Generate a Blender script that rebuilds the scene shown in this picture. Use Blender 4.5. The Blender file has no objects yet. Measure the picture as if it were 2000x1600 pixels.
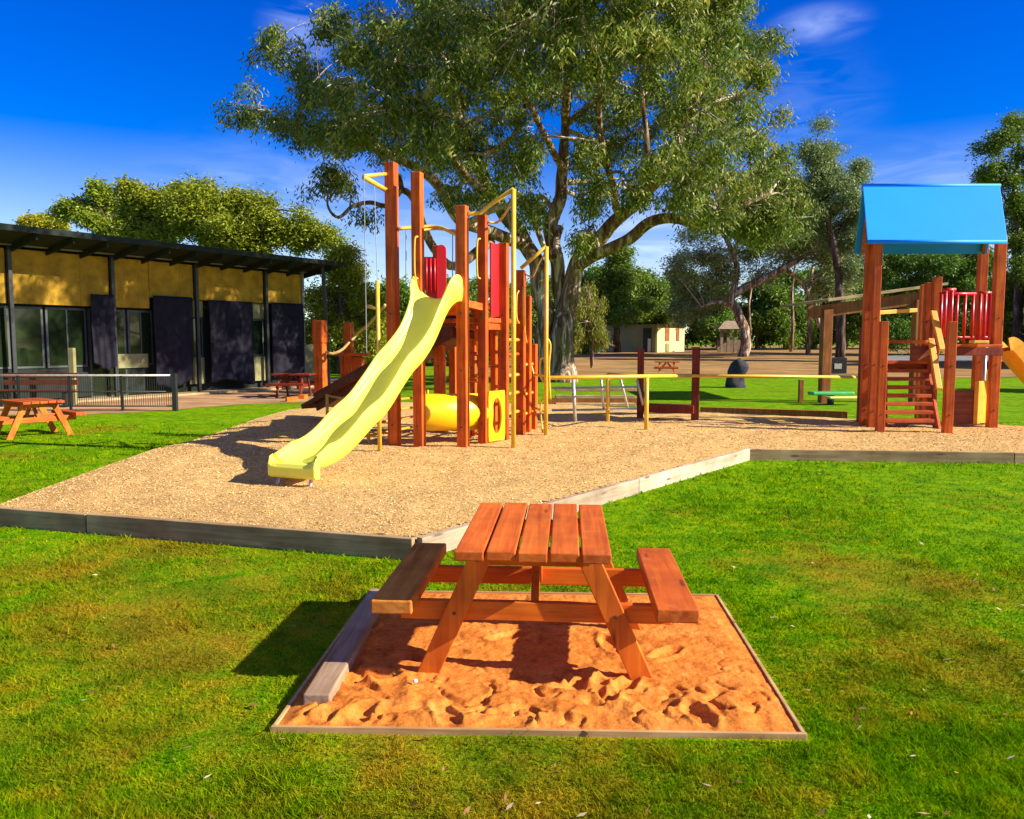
import bpy, math, random
import numpy as np
from mathutils import Vector, Matrix, noise as mnoise

random.seed(7)
R = np.random.default_rng(11)
scn = bpy.context.scene
COL = scn.collection

# ------------------------------------------------------------------ camera
F = 1570.0
YH = 665.0
EYE = 1.7
PITCH = math.atan((800 - YH) / F)
cam_d = bpy.data.cameras.new('camera')
cam = bpy.data.objects.new('camera', cam_d)
COL.objects.link(cam)
cam.location = (0, 0, EYE)
cam.rotation_euler = (math.pi / 2 - PITCH, 0, 0)
cam_d.sensor_width = 36.0
cam_d.lens = 36.0 * F / 2000.0
cam_d.clip_start = 0.05
cam_d.clip_end = 2000
scn.camera = cam

# ------------------------------------------------------------------ sun and sky
TO_SUN = Vector((1.66, -0.42, 1.0)).normalized()
sun_d = bpy.data.lights.new('sun', 'SUN')
sun_d.energy = 5.0
sun_d.angle = math.radians(0.5)
sun_d.color = (1.0, 0.93, 0.80)
sun = bpy.data.objects.new('sun', sun_d)
COL.objects.link(sun)
sun.rotation_euler = (-TO_SUN).to_track_quat('-Z', 'Y').to_euler()
SUN_EL = math.asin(TO_SUN.z)
SUN_ROT = math.atan2(TO_SUN.x, TO_SUN.y)

world = bpy.data.worlds.new('World')
scn.world = world
world.use_nodes = True
wn = world.node_tree
wn.nodes.clear()
w_out = wn.nodes.new('ShaderNodeOutputWorld')
w_bg = wn.nodes.new('ShaderNodeBackground')
w_bg.inputs['Strength'].default_value = 0.093
sky = wn.nodes.new('ShaderNodeTexSky')
sky.sky_type = 'NISHITA'
sky.sun_disc = False
sky.sun_elevation = SUN_EL
sky.sun_rotation = SUN_ROT
sky.air_density = 1.0
sky.dust_density = 0.2
sky.ozone_density = 3.0
hs = wn.nodes.new('ShaderNodeHueSaturation')
hs.inputs['Saturation'].default_value = 1.72
hs.inputs['Hue'].default_value = 0.534
hs.inputs['Value'].default_value = 1.0
wn.links.new(sky.outputs[0], hs.inputs['Color'])
tc = wn.nodes.new('ShaderNodeTexCoord')
# the blue is deepest low in the sky and greyer towards the zenith
sepd = wn.nodes.new('ShaderNodeSeparateXYZ')
wn.links.new(tc.outputs['Generated'], sepd.inputs[0])
sat = wn.nodes.new('ShaderNodeMapRange')
sat.interpolation_type = 'SMOOTHSTEP'
sat.inputs['From Min'].default_value = 0.42
sat.inputs['From Max'].default_value = 0.80
sat.inputs['To Min'].default_value = 1.72
sat.inputs['To Max'].default_value = 0.85
wn.links.new(sepd.outputs['Z'], sat.inputs['Value'])
low = wn.nodes.new('ShaderNodeMapRange')
low.interpolation_type = 'SMOOTHSTEP'
low.inputs['From Min'].default_value = -0.05
low.inputs['From Max'].default_value = 0.34
low.inputs['To Min'].default_value = 0.66
low.inputs['To Max'].default_value = 1.0
wn.links.new(sepd.outputs['Z'], low.inputs['Value'])
smul = wn.nodes.new('ShaderNodeMath')
smul.operation = 'MULTIPLY'
wn.links.new(sat.outputs[0], smul.inputs[0])
wn.links.new(low.outputs[0], smul.inputs[1])
wn.links.new(smul.outputs[0], hs.inputs['Saturation'])
# a few thin clouds at fixed directions in the sky, broken up by noise
mapn = wn.nodes.new('ShaderNodeMapping')
mapn.inputs['Scale'].default_value = (2.0, 2.0, 9.0)
wn.links.new(tc.outputs['Generated'], mapn.inputs['Vector'])
cn = wn.nodes.new('ShaderNodeTexNoise')
cn.inputs['Scale'].default_value = 4.2
cn.inputs['Detail'].default_value = 7
cn.inputs['Distortion'].default_value = 1.3
wn.links.new(mapn.outputs[0], cn.inputs['Vector'])
last = hs.outputs['Color']


def sky_dir(px, py):
    v = Vector(((px - 1000) / F, (800 - py) / F, -1.0))
    v.rotate(cam.rotation_euler)
    return v.normalized()


for (px, py, rad, stz, amp) in ((1600, 46, .052, 2.6, .36), (600, 62, .05, 1.3, .45),
                                (1800, 375, .17, 3.0, .28), (1540, 230, .10, 1.2, .12), (1290, 470, .10, 1.6, .6), (620, 430, .22, 2.2, .30)):
    d = sky_dir(px, py)
    sb = wn.nodes.new('ShaderNodeVectorMath')
    sb.operation = 'SUBTRACT'
    sb.inputs[1].default_value = d
    wn.links.new(tc.outputs['Generated'], sb.inputs[0])
    sc_ = wn.nodes.new('ShaderNodeVectorMath')
    sc_.operation = 'MULTIPLY'
    sc_.inputs[1].default_value = (1 / rad, 1 / rad, stz / rad)
    wn.links.new(sb.outputs[0], sc_.inputs[0])
    ln = wn.nodes.new('ShaderNodeVectorMath')
    ln.operation = 'LENGTH'
    wn.links.new(sc_.outputs[0], ln.inputs[0])
    mr = wn.nodes.new('ShaderNodeMapRange')
    mr.interpolation_type = 'SMOOTHSTEP'
    mr.inputs['From Min'].default_value = 1.25
    mr.inputs['From Max'].default_value = 0.0
    mr.inputs['To Min'].default_value = 0.0
    mr.inputs['To Max'].default_value = 1.0
    wn.links.new(ln.outputs['Value'], mr.inputs['Value'])
    nr = wn.nodes.new('ShaderNodeMapRange')
    nr.inputs['From Min'].default_value = 0.40
    nr.inputs['From Max'].default_value = 0.68
    nr.inputs['To Min'].default_value = 0.0
    nr.inputs['To Max'].default_value = amp
    wn.links.new(cn.outputs['Fac'], nr.inputs['Value'])
    mu = wn.nodes.new('ShaderNodeMath')
    mu.operation = 'MULTIPLY'
    wn.links.new(mr.outputs[0], mu.inputs[0])
    wn.links.new(nr.outputs[0], mu.inputs[1])
    mx = wn.nodes.new('ShaderNodeMixRGB')
    mx.inputs[2].default_value = (5.0, 5.9, 8.2, 1)
    wn.links.new(mu.outputs[0], mx.inputs[0])
    wn.links.new(last, mx.inputs[1])
    last = mx.outputs[0]
wn.links.new(last, w_bg.inputs['Color'])
wn.links.new(w_bg.outputs[0], w_out.inputs[0])

scn.view_settings.view_transform = 'Standard'
scn.view_settings.look = 'None'
scn.view_settings.exposure = 1.0
scn.view_settings.gamma = 1.0

# ------------------------------------------------------------------ measuring helpers
SP, CP = math.sin(PITCH), math.cos(PITCH)


def ray(px, py):
    x = (px - 1000) / F
    y = (800 - py) / F
    return Vector((x, CP + y * SP, y * CP - SP))


def G(px, py, z=0.0):
    d = ray(px, py)
    t = (z - EYE) / d.z
    return Vector((d.x * t, d.y * t, z))


def P(px, py, Y):
    d = ray(px, py)
    t = Y / d.y
    return Vector((d.x * t, Y, EYE + d.z * t))


MZ = 0.13        # level of the bark mulch inside its timber edging


def hz(y):       # the ground rises a little beyond the lawn
    if y < 38: return 0.0
    if y < 70: return 0.7 * (y - 38) / 32.0
    return 0.7 + 0.2 * min(1, (y - 70) / 60.0)


# ------------------------------------------------------------------ materials
def mat(name, rough=0.6, spec=0.3):
    m = bpy.data.materials.new(name)
    m.use_nodes = True
    nt = m.node_tree
    b = nt.nodes['Principled BSDF']
    b.inputs['Roughness'].default_value = rough
    b.inputs['Specular IOR Level'].default_value = spec if rough < 0.9 else 0.05
    return m, nt, b


def N(nt, kind, **kw):
    n = nt.nodes.new(kind)
    for k, v in kw.items():
        n.inputs[k].default_value = v
    return n


def ramp(nt, fac, stops):
    r = nt.nodes.new('ShaderNodeValToRGB')
    el = r.color_ramp.elements
    while len(el) < len(stops): el.new(0.5)
    for e, (p, c) in zip(el, stops):
        e.position = p
        e.color = (c[0], c[1], c[2], 1)
    nt.links.new(fac, r.inputs[0])
    return r.outputs[0]


def mixc(nt, fac, a, b, mode='MIX'):
    m = nt.nodes.new('ShaderNodeMixRGB')
    m.blend_type = mode
    for i, s in ((0, fac), (1, a), (2, b)):
        if isinstance(s, (int, float)):
            m.inputs[i].default_value = s
        elif isinstance(s, tuple):
            m.inputs[i].default_value = (s[0], s[1], s[2], 1)
        else:
            nt.links.new(s, m.inputs[i])
    return m.outputs[0]


def coords(nt, scale, kind='Object'):
    t = nt.nodes.new('ShaderNodeTexCoord')
    mp = nt.nodes.new('ShaderNodeMapping')
    mp.inputs['Scale'].default_value = scale
    nt.links.new(t.outputs[kind], mp.inputs['Vector'])
    return mp.outputs[0]


def wcoords(nt, scale):
    g = nt.nodes.new('ShaderNodeNewGeometry')
    mp = nt.nodes.new('ShaderNodeMapping')
    mp.inputs['Scale'].default_value = scale
    nt.links.new(g.outputs['Position'], mp.inputs['Vector'])
    return mp.outputs[0]


def tex(nt, vec, scale, detail=4, rough=0.55, dist=0.0):
    n = N(nt, 'ShaderNodeTexNoise', Scale=scale, Detail=detail, Roughness=rough, Distortion=dist)
    nt.links.new(vec, n.inputs['Vector'])
    return n.outputs['Fac']


def bump(nt, b, h, strength, dist):
    n = nt.nodes.new('ShaderNodeBump')
    n.inputs['Strength'].default_value = strength
    n.inputs['Distance'].default_value = dist
    nt.links.new(h, n.inputs['Height'])
    nt.links.new(n.outputs[0], b.inputs['Normal'])


def wood(name, dark, mid, light, axis='z', rough=0.6, wear=None, knots=True):
    m, nt, b = mat(name, rough, 0.25)
    s = {'x': (1.2, 22, 22), 'y': (22, 1.2, 22), 'z': (22, 22, 1.2)}[axis]
    v = coords(nt, s)
    g = tex(nt, v, 1.0, 6, 0.65, 0.6)
    big = tex(nt, coords(nt, (1.7, 1.7, 1.7)), 1.6, 3)
    c = ramp(nt, g, [(0.28, dark), (0.5, mid), (0.72, light)])
    oi = nt.nodes.new('ShaderNodeObjectInfo')
    r2 = ramp(nt, oi.outputs['Random'], [(0, (0.80, 0.76, 0.74)), (1, (1.12, 1.15, 1.15))])
    c = mixc(nt, 1.0, c, r2, 'MULTIPLY')
    bb = ramp(nt, big, [(0.3, (0.68, 0.64, 0.62)), (0.7, (1.18, 1.16, 1.12))])
    c = mixc(nt, 1.0, c, bb, 'MULTIPLY')
    if knots:
        vo = N(nt, 'ShaderNodeTexVoronoi', Scale=1.0)
        sk = {'x': (1.5, 7, 7), 'y': (7, 1.5, 7), 'z': (7, 7, 1.5)}[axis]
        nt.links.new(coords(nt, sk), vo.inputs['Vector'])
        kf = ramp(nt, vo.outputs['Distance'], [(0.05, (1, 1, 1)), (0.13, (0, 0, 0))])
        c = mixc(nt, kf, c, tuple(x * 0.45 for x in dark))
    if wear:
        wv = tex(nt, coords(nt, (5, 5, 5)), 2.2, 8, 0.75)
        wf = ramp(nt, wv, [(0.56, (0, 0, 0)), (0.70, (1, 1, 1))])
        c = mixc(nt, wf, c, wear)
    nt.links.new(c, b.inputs['Base Color'])
    bump(nt, b, g, 0.35, 0.004)
    return m


def plain(name, col, rough=0.5, spec=0.4, var=0.15, scale=3.0, metallic=0.0, bmp=0.0, bscale=40):
    m, nt, b = mat(name, rough, spec)
    n = tex(nt, coords(nt, (1, 1, 1)), scale, 6, 0.6)
    lo = tuple(x * (1 - var) for x in col)
    hi = tuple(min(1, x * (1 + var)) for x in col)
    nt.links.new(ramp(nt, n, [(0.3, lo), (0.7, hi)]), b.inputs['Base Color'])
    b.inputs['Metallic'].default_value = metallic
    if bmp:
        bump(nt, b, tex(nt, coords(nt, (1, 1, 1)), bscale, 4), bmp, 0.004)
    return m


M = {}
M['post'] = wood('treated_post_timber', (0.34, 0.042, 0.004), (0.60, 0.105, 0.009), (0.78, 0.19, 0.018), 'z')
M['postx'] = wood('treated_beam_timber', (0.34, 0.042, 0.004), (0.60, 0.105, 0.009), (0.78, 0.19, 0.018), 'x')
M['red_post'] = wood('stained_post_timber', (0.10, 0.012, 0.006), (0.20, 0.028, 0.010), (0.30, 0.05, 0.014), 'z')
M['table'] = wood('stained_table_timber', (0.34, 0.050, 0.006), (0.50, 0.095, 0.010), (0.62, 0.150, 0.016), 'y',
                  0.6, wear=(0.50, 0.17, 0.05))
M['table_leg'] = wood('stained_leg_timber', (0.50, 0.090, 0.008), (0.72, 0.160, 0.012), (0.82, 0.24, 0.018), 'z', 0.55)
M['table_beam'] = wood('stained_brace_timber', (0.50, 0.090, 0.008), (0.72, 0.160, 0.012), (0.82, 0.24, 0.018), 'x', 0.55)
M['bench_lifted'] = wood('shade_lifted_bench_timber', (0.44, 0.13, 0.025), (0.66, 0.24, 0.045), (0.78, 0.34, 0.07), 'y', 1.0)  # paler than the other table timber, to lift the bench's shade by colour
M['sleeper'] = wood('grey_sleeper_timber', (0.26, 0.17, 0.08), (0.42, 0.29, 0.15), (0.55, 0.40, 0.22), 'x', 1.0)
M['pale_board'] = wood('sunlit_tone_board', (0.36, 0.27, 0.17), (0.50, 0.40, 0.27), (0.60, 0.50, 0.36), 'x', 0.8)  # paler than the sleepers: sunlight put into the timber colour
M['pit_board'] = wood('sandy_frame_board', (0.36, 0.20, 0.08), (0.52, 0.31, 0.14), (0.62, 0.40, 0.20), 'x', 1.0)
M['sleeper_y'] = wood('grey_sleeper_along', (0.26, 0.17, 0.10), (0.44, 0.31, 0.20), (0.58, 0.45, 0.32), 'y', 1.0)
M['brown_timber'] = wood('brown_shelter_timber', (0.18, 0.05, 0.01), (0.34, 0.11, 0.022), (0.46, 0.18, 0.04), 'z')
M['ramp'] = wood('dark_ramp_timber', (0.10, 0.02, 0.008), (0.18, 0.04, 0.014), (0.26, 0.07, 0.02), 'x')
M['tread'] = wood('red_tread_timber', (0.30, 0.045, 0.010), (0.48, 0.085, 0.014), (0.62, 0.15, 0.025), 'x')
M['slide'] = plain('yellow_slide_plastic', (0.92, 0.80, 0.035), 0.30, 0.5, 0.05, 1.5)
m, nt, b = mat('scuffed_yellow_plastic', 0.32, 0.5)
a = tex(nt, coords(nt, (1, 1, 1)), 1.4, 5, 0.6)
c = ramp(nt, a, [(0.3, (0.93, 0.86, 0.07)), (0.7, (0.97, 0.92, 0.11))])
sc1 = tex(nt, coords(nt, (9, 9, 3)), 2.4, 9, 0.8, 1.5)
c = mixc(nt, ramp(nt, sc1, [(0.60, (0, 0, 0)), (0.72, (.55, .55, .55))]), c, (0.55, 0.42, 0.06))
nt.links.new(c, b.inputs['Base Color'])
nt.links.new(ramp(nt, sc1, [(0.4, (.26, .26, .26)), (0.7, (.6, .6, .6))]), b.inputs['Roughness'])
M['slide'] = m
M['tube'] = plain('yellow_tunnel_plastic', (0.88, 0.52, 0.006), 0.35, 0.5, 0.06, 2.0)
M['yel'] = plain('yellow_painted_pipe', (0.72, 0.44, 0.035), 0.42, 0.5, 0.16, 9.0, bmp=0.1)
M['yel2'] = plain('yellow_painted_board', (0.78, 0.36, 0.025), 0.5, 0.4, 0.16, 6.0)
M['red'] = plain('red_panel_plastic', (0.62, 0.010, 0.012), 0.35, 0.5, 0.12, 3.0)
M['blue'] = plain('blue_roof_plastic', (0.0, 0.27, 0.95), 0.55, 0.3, 0.05, 1.2, bmp=0.08, bscale=9)
M['galv'] = plain('galvanised_pipe', (0.50, 0.46, 0.38), 0.4, 0.5, 0.25, 12, metallic=0.4)
M['black'] = plain('black_painted_steel', (0.018, 0.020, 0.018), 0.45, 0.5, 0.3, 8)
M['white'] = plain('white_paint', (0.72, 0.72, 0.70), 0.5, 0.4, 0.1, 5)
M['rope'] = plain('tan_rope', (0.55, 0.36, 0.13), 0.9, 0.1, 0.25, 40, bmp=0.6, bscale=90)
M['cable'] = plain('grey_cable', (0.30, 0.29, 0.30), 0.6, 0.3, 0.1)
M['tan'] = plain('tan_wall_sheet', (0.36, 0.20, 0.014), 0.75, 0.2, 0.38, 2.6, bmp=0.1, bscale=14)
M['olive'] = plain('olive_wall_sheet', (0.26, 0.24, 0.10), 0.7, 0.2, 0.14, 2.0)
M['cloth'] = plain('charcoal_shade_cloth', (0.020, 0.018, 0.026), 0.9, 0.1, 0.30, 5.0, bmp=0.3, bscale=70)
M['frame'] = plain('grey_window_frame', (0.07, 0.075, 0.07), 0.5, 0.4, 0.2)
M['rooftop'] = plain('green_roof_steel', (0.10, 0.16, 0.12), 0.4, 0.5, 0.15)
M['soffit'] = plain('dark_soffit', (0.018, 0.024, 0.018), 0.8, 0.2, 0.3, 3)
M['beamgrey'] = plain('grey_green_beam', (0.20, 0.22, 0.17), 0.6, 0.3, 0.15)
M['cream'] = plain('cream_wall', (0.62, 0.54, 0.25), 0.8, 0.2, 0.06)
M['shedgreen'] = plain('grey_green_cladding', (0.30, 0.29, 0.15), 0.75, 0.2, 0.15, 1.0)
M['bark_hut'] = plain('weathered_hut_wood', (0.30, 0.22, 0.15), 0.9, 0.1, 0.4, 6)
M['stone'] = plain('dark_rough_stump', (0.055, 0.052, 0.060), 0.9, 0.2, 0.5, 5, bmp=1.0, bscale=12)
M['greenpl'] = plain('green_seat_plastic', (0.05, 0.42, 0.10), 0.4, 0.5, 0.2)
M['paleplastic'] = plain('pale_yellow_plastic', (0.70, 0.62, 0.14), 0.45, 0.5, 0.1)
M['rubber'] = plain('black_rubber', (0.015, 0.015, 0.016), 0.8, 0.3, 0.3, bmp=0.3)
M['road'] = plain('pale_asphalt', (0.22, 0.21, 0.20), 0.9, 0.2, 0.15, 0.6)
M['bolt'] = plain('dull_steel_bolt', (0.10, 0.06, 0.04), 0.6, 0.4, 0.2, metallic=0.3)
M['pebble'] = plain('white_pebble', (0.75, 0.72, 0.66), 0.6, 0.3, 0.1)

m, nt, b = mat('dry_leaf', 0.9, 0.1)
at = nt.nodes.new('ShaderNodeAttribute')
at.attribute_name = 'tint'
nt.links.new(ramp(nt, at.outputs['Fac'], [(0, (0.10, 0.04, 0.015)), (0.6, (0.38, 0.20, 0.07)), (1, (0.75, 0.62, 0.42))]), b.inputs['Base Color'])
M['fallen'] = m

# window glass: dark and shiny, reflects the trees and sky opposite
m, nt, b = mat('dark_window_glass', 0.06, 0.45)
b.inputs['Base Color'].default_value = (0.012, 0.020, 0.008, 1)
wv = tex(nt, wcoords(nt, (1, 1, 1)), 0.9, 2)
bump(nt, b, wv, 0.12, 0.08)
M['glass'] = m


def grass_color(nt):
    a = tex(nt, wcoords(nt, (1, 1, 1)), 0.55, 6, 0.62, 0.3)
    f = tex(nt, wcoords(nt, (1, 1, 1)), 5.5, 7, 0.78)
    fine = tex(nt, wcoords(nt, (1, 1, 1)), 38, 4, 0.7)
    c = ramp(nt, f, [(0.32, (0.050, 0.165, 0.0)), (0.48, (0.125, 0.300, 0.0)), (0.66, (0.28, 0.40, 0.0))])
    sum_ = nt.nodes.new('ShaderNodeMath')
    sum_.operation = 'MULTIPLY_ADD'
    nt.links.new(f, sum_.inputs[0])
    sum_.inputs[1].default_value = 0.42
    nt.links.new(a, sum_.inputs[2])
    # drier, browner patches towards the worn corner of the lawn nearest the path of play
    g = nt.nodes.new('ShaderNodeNewGeometry')
    sp = nt.nodes.new('ShaderNodeSeparateXYZ')
    nt.links.new(g.outputs['Position'], sp.inputs[0])
    md = N(nt, 'ShaderNodeMapRange')
    md.inputs['From Min'].default_value = 2.5
    md.inputs['From Max'].default_value = 9.0
    md.inputs['To Min'].default_value = 0.07
    md.inputs['To Max'].default_value = -0.09
    nt.links.new(sp.outputs['Y'], md.inputs['Value'])
    mxx = N(nt, 'ShaderNodeMapRange')
    mxx.inputs['From Min'].default_value = -2.0
    mxx.inputs['From Max'].default_value = 3.0
    mxx.inputs['To Min'].default_value = 0.02
    mxx.inputs['To Max'].default_value = -0.03
    nt.links.new(sp.outputs['X'], mxx.inputs['Value'])
    ad = nt.nodes.new('ShaderNodeMath')
    nt.links.new(sum_.outputs[0], ad.inputs[0])
    nt.links.new(md.outputs[0], ad.inputs[1])
    ad2 = nt.nodes.new('ShaderNodeMath')
    nt.links.new(ad.outputs[0], ad2.inputs[0])
    nt.links.new(mxx.outputs[0], ad2.inputs[1])
    br = ramp(nt, ad2.outputs[0], [(0.66, (0, 0, 0)), (0.86, (0.9, 0.9, 0.9))])
    c = mixc(nt, br, c, (0.27, 0.195, 0.010))
    fv = ramp(nt, fine, [(0.3, (0.70, 0.70, 0.66)), (0.7, (1.25, 1.22, 1.2))])
    c = mixc(nt, 1.0, c, fv, 'MULTIPLY')
    pt = tex(nt, wcoords(nt, (1, 1, 1)), 1.7, 5, 0.65, 0.8)
    pv = ramp(nt, pt, [(0.36, (0.66, 0.72, 0.6)), (0.50, (1.0, 0.96, 0.9)), (0.66, (1.28, 1.08, 1.0))])
    return mixc(nt, 1.0, c, pv, 'MULTIPLY'), fine


m, nt, b = mat('lawn_ground', 1.0, 0.0)
c, fine = grass_color(nt)
nt.links.new(c, b.inputs['Base Color'])
bump(nt, b, fine, 0.9, 0.03)
M['lawn'] = m

m, nt, b = mat('grass_blades', 1.0, 0.0)
c, fine = grass_color(nt)
at = nt.nodes.new('ShaderNodeAttribute')
at.attribute_name = 'tint'
tv = ramp(nt, at.outputs['Fac'], [(0, (0.72, 0.72, 0.66)), (0.8, (1.25, 1.2, 1.1)), (1, (1.9, 1.5, 1.6))])
c = mixc(nt, 1.0, c, tv, 'MULTIPLY')
nt.links.new(c, b.inputs['Base Color'])
tr = nt.nodes.new('ShaderNodeBsdfTranslucent')
nt.links.new(c, tr.inputs['Color'])
ms = nt.nodes.new('ShaderNodeMixShader')
ms.inputs[0].default_value = 0.35
nt.links.new(b.outputs[0], ms.inputs[1])
nt.links.new(tr.outputs[0], ms.inputs[2])
nt.links.new(ms.outputs[0], nt.nodes['Material Output'].inputs[0])
M['blade'] = m

m, nt, b = mat('bark_mulch', 0.95, 0.05)
a = tex(nt, wcoords(nt, (1, 1, 1)), 26, 8, 0.75, 1.2)
g = tex(nt, wcoords(nt, (1, 1, 1)), 2.6, 7, 0.72, 0.8)
c = ramp(nt, a, [(0.33, (0.20, 0.09, 0.025)), (0.44, (0.62, 0.37, 0.12)), (0.58, (0.80, 0.53, 0.22)), (0.75, (0.86, 0.64, 0.32))])
gg = ramp(nt, g, [(0.35, (0.80, 0.76, 0.72)), (0.65, (1.08, 1.05, 1.0))])
c = mixc(nt, 1.0, c, gg, 'MULTIPLY')
nt.links.new(c, b.inputs['Base Color'])
bump(nt, b, a, 1.0, 0.03)
M['mulch'] = m

m, nt, b = mat('wood_chip', 0.9, 0.1)
at = nt.nodes.new('ShaderNodeAttribute')
at.attribute_name = 'tint'
c = ramp(nt, at.outputs['Fac'], [(0, (0.12, 0.05, 0.015)), (0.16, (0.58, 0.34, 0.10)), (0.7, (0.80, 0.53, 0.20)), (1, (0.86, 0.66, 0.32))])
nt.links.new(c, b.inputs['Base Color'])
M['chip'] = m

m, nt, b = mat('orange_sand', 0.95, 0.08)
a = tex(nt, wcoords(nt, (1, 1, 1)), 7, 8, 0.7, 0.4)
g = tex(nt, wcoords(nt, (1, 1, 1)), 60, 5, 0.7)
c = ramp(nt, a, [(0.32, (0.36, 0.095, 0.014)), (0.44, (0.62, 0.190, 0.030)), (0.6, (0.74, 0.250, 0.045)), (0.75, (0.84, 0.38, 0.10))])
gg = ramp(nt, g, [(0.3, (0.75, 0.72, 0.7)), (0.7, (1.15, 1.15, 1.15))])
c = mixc(nt, 1.0, c, gg, 'MULTIPLY')
nt.links.new(c, b.inputs['Base Color'])
bump(nt, b, g, 0.6, 0.012)
M['sand'] = m

m, nt, b = mat('bare_dirt', 0.95, 0.05)
a = tex(nt, wcoords(nt, (0.25, 1, 1)), 1.3, 9, 0.75, 0.6)
c = ramp(nt, a, [(0.35, (0.13, 0.075, 0.025)), (0.48, (0.28, 0.165, 0.06)), (0.62, (0.46, 0.26, 0.09))])
nt.links.new(c, b.inputs['Base Color'])
M['dirt'] = m
m, nt, b = mat('orange_path_dirt', 0.95, 0.05)
a = tex(nt, wcoords(nt, (0.5, 1.5, 1)), 1.1, 8, 0.7)
c = ramp(nt, a, [(0.32, (0.16, 0.09, 0.045)), (0.5, (0.42, 0.24, 0.12)), (0.72, (0.58, 0.36, 0.19))])
nt.links.new(c, b.inputs['Base Color'])
M['path'] = m


def leafmat(name, cols, transl=0.30):
    m, nt, b = mat(name, 0.55, 0.35)
    at = nt.nodes.new('ShaderNodeAttribute')
    at.attribute_name = 'tint'
    c = ramp(nt, at.outputs['Fac'], [(i / (len(cols) - 1), cc) for i, cc in enumerate(cols)])
    oi = nt.nodes.new('ShaderNodeObjectInfo')
    c = mixc(nt, 1.0, c, ramp(nt, oi.outputs['Random'], [(0, (0.80, 0.92, 1.0)), (0.5, (1.0, 1.0, 1.0)), (1, (1.30, 1.08, 0.9))]), 'MULTIPLY')
    nt.links.new(c, b.inputs['Base Color'])
    tr = nt.nodes.new('ShaderNodeBsdfTranslucent')
    nt.links.new(c, tr.inputs['Color'])
    ms = nt.nodes.new('ShaderNodeMixShader')
    ms.inputs[0].default_value = transl
    nt.links.new(b.outputs[0], ms.inputs[1])
    nt.links.new(tr.outputs[0], ms.inputs[2])
    nt.links.new(ms.outputs[0], nt.nodes['Material Output'].inputs[0])
    return m


M['leaf_gum'] = leafmat('gum_leaves', [(0.022, 0.060, 0.010), (0.075, 0.150, 0.012), (0.18, 0.25, 0.018), (0.46, 0.42, 0.12)])
M['leaf_pale'] = leafmat('grey_green_leaves', [(0.09, 0.13, 0.035), (0.19, 0.25, 0.06), (0.32, 0.36, 0.11), (0.50, 0.50, 0.22)])
M['leaf_green'] = leafmat('dark_leaves', [(0.045, 0.11, 0.012), (0.12, 0.22, 0.014), (0.26, 0.34, 0.02)])
M['leaf_bright'] = leafmat('yellow_green_leaves', [(0.10, 0.15, 0.008), (0.27, 0.30, 0.010), (0.46, 0.44, 0.02)])
M['leaf_olive'] = leafmat('olive_leaves', [(0.09, 0.12, 0.018), (0.20, 0.24, 0.025), (0.34, 0.35, 0.06)])


def barkmat(name, stops, sc=(3, 3, 0.5)):
    m, nt, b = mat(name, 0.9, 0.1)
    a = tex(nt, coords(nt, sc), 1.6, 7, 0.65, 0.8)
    nt.links.new(ramp(nt, a, stops), b.inputs['Base Color'])
    bump(nt, b, a, 0.8, 0.12)
    return m


M['bark'] = barkmat('gum_bark', [(0.38, (0.10, 0.055, 0.03)), (0.52, (0.26, 0.16, 0.09)), (0.58, (0.55, 0.43, 0.30)), (0.72, (0.72, 0.64, 0.54))])
M['bark_pale'] = barkmat('pale_limb_bark', [(0.36, (0.20, 0.13, 0.085)), (0.50, (0.46, 0.36, 0.27)), (0.62, (0.66, 0.58, 0.48)), (0.75, (0.74, 0.70, 0.64))])
M['bark_dark'] = barkmat('dark_bark', [(0.40, (0.05, 0.032, 0.022)), (0.60, (0.16, 0.11, 0.08)), (0.75, (0.40, 0.34, 0.28))])


# ------------------------------------------------------------------ object helpers
def tag(o, label=None, cat=None, group=None, kind=None):
    if label: o['label'] = label
    if cat: o['category'] = cat
    if group: o['group'] = group
    if kind: o['kind'] = kind
    return o


def thing(name, label, cat, loc=(0, 0, 0), group=None, rz=0.0):
    o = bpy.data.objects.new(name, None)
    COL.objects.link(o)
    o.location = loc
    o.rotation_euler = (0, 0, rz)
    o.empty_display_size = 0.2
    return tag(o, label, cat, group)


def world_loc(o):
    v = Vector((0, 0, 0))
    while o is not None:
        v = v + o.location
        o = o.parent
    return v


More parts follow.
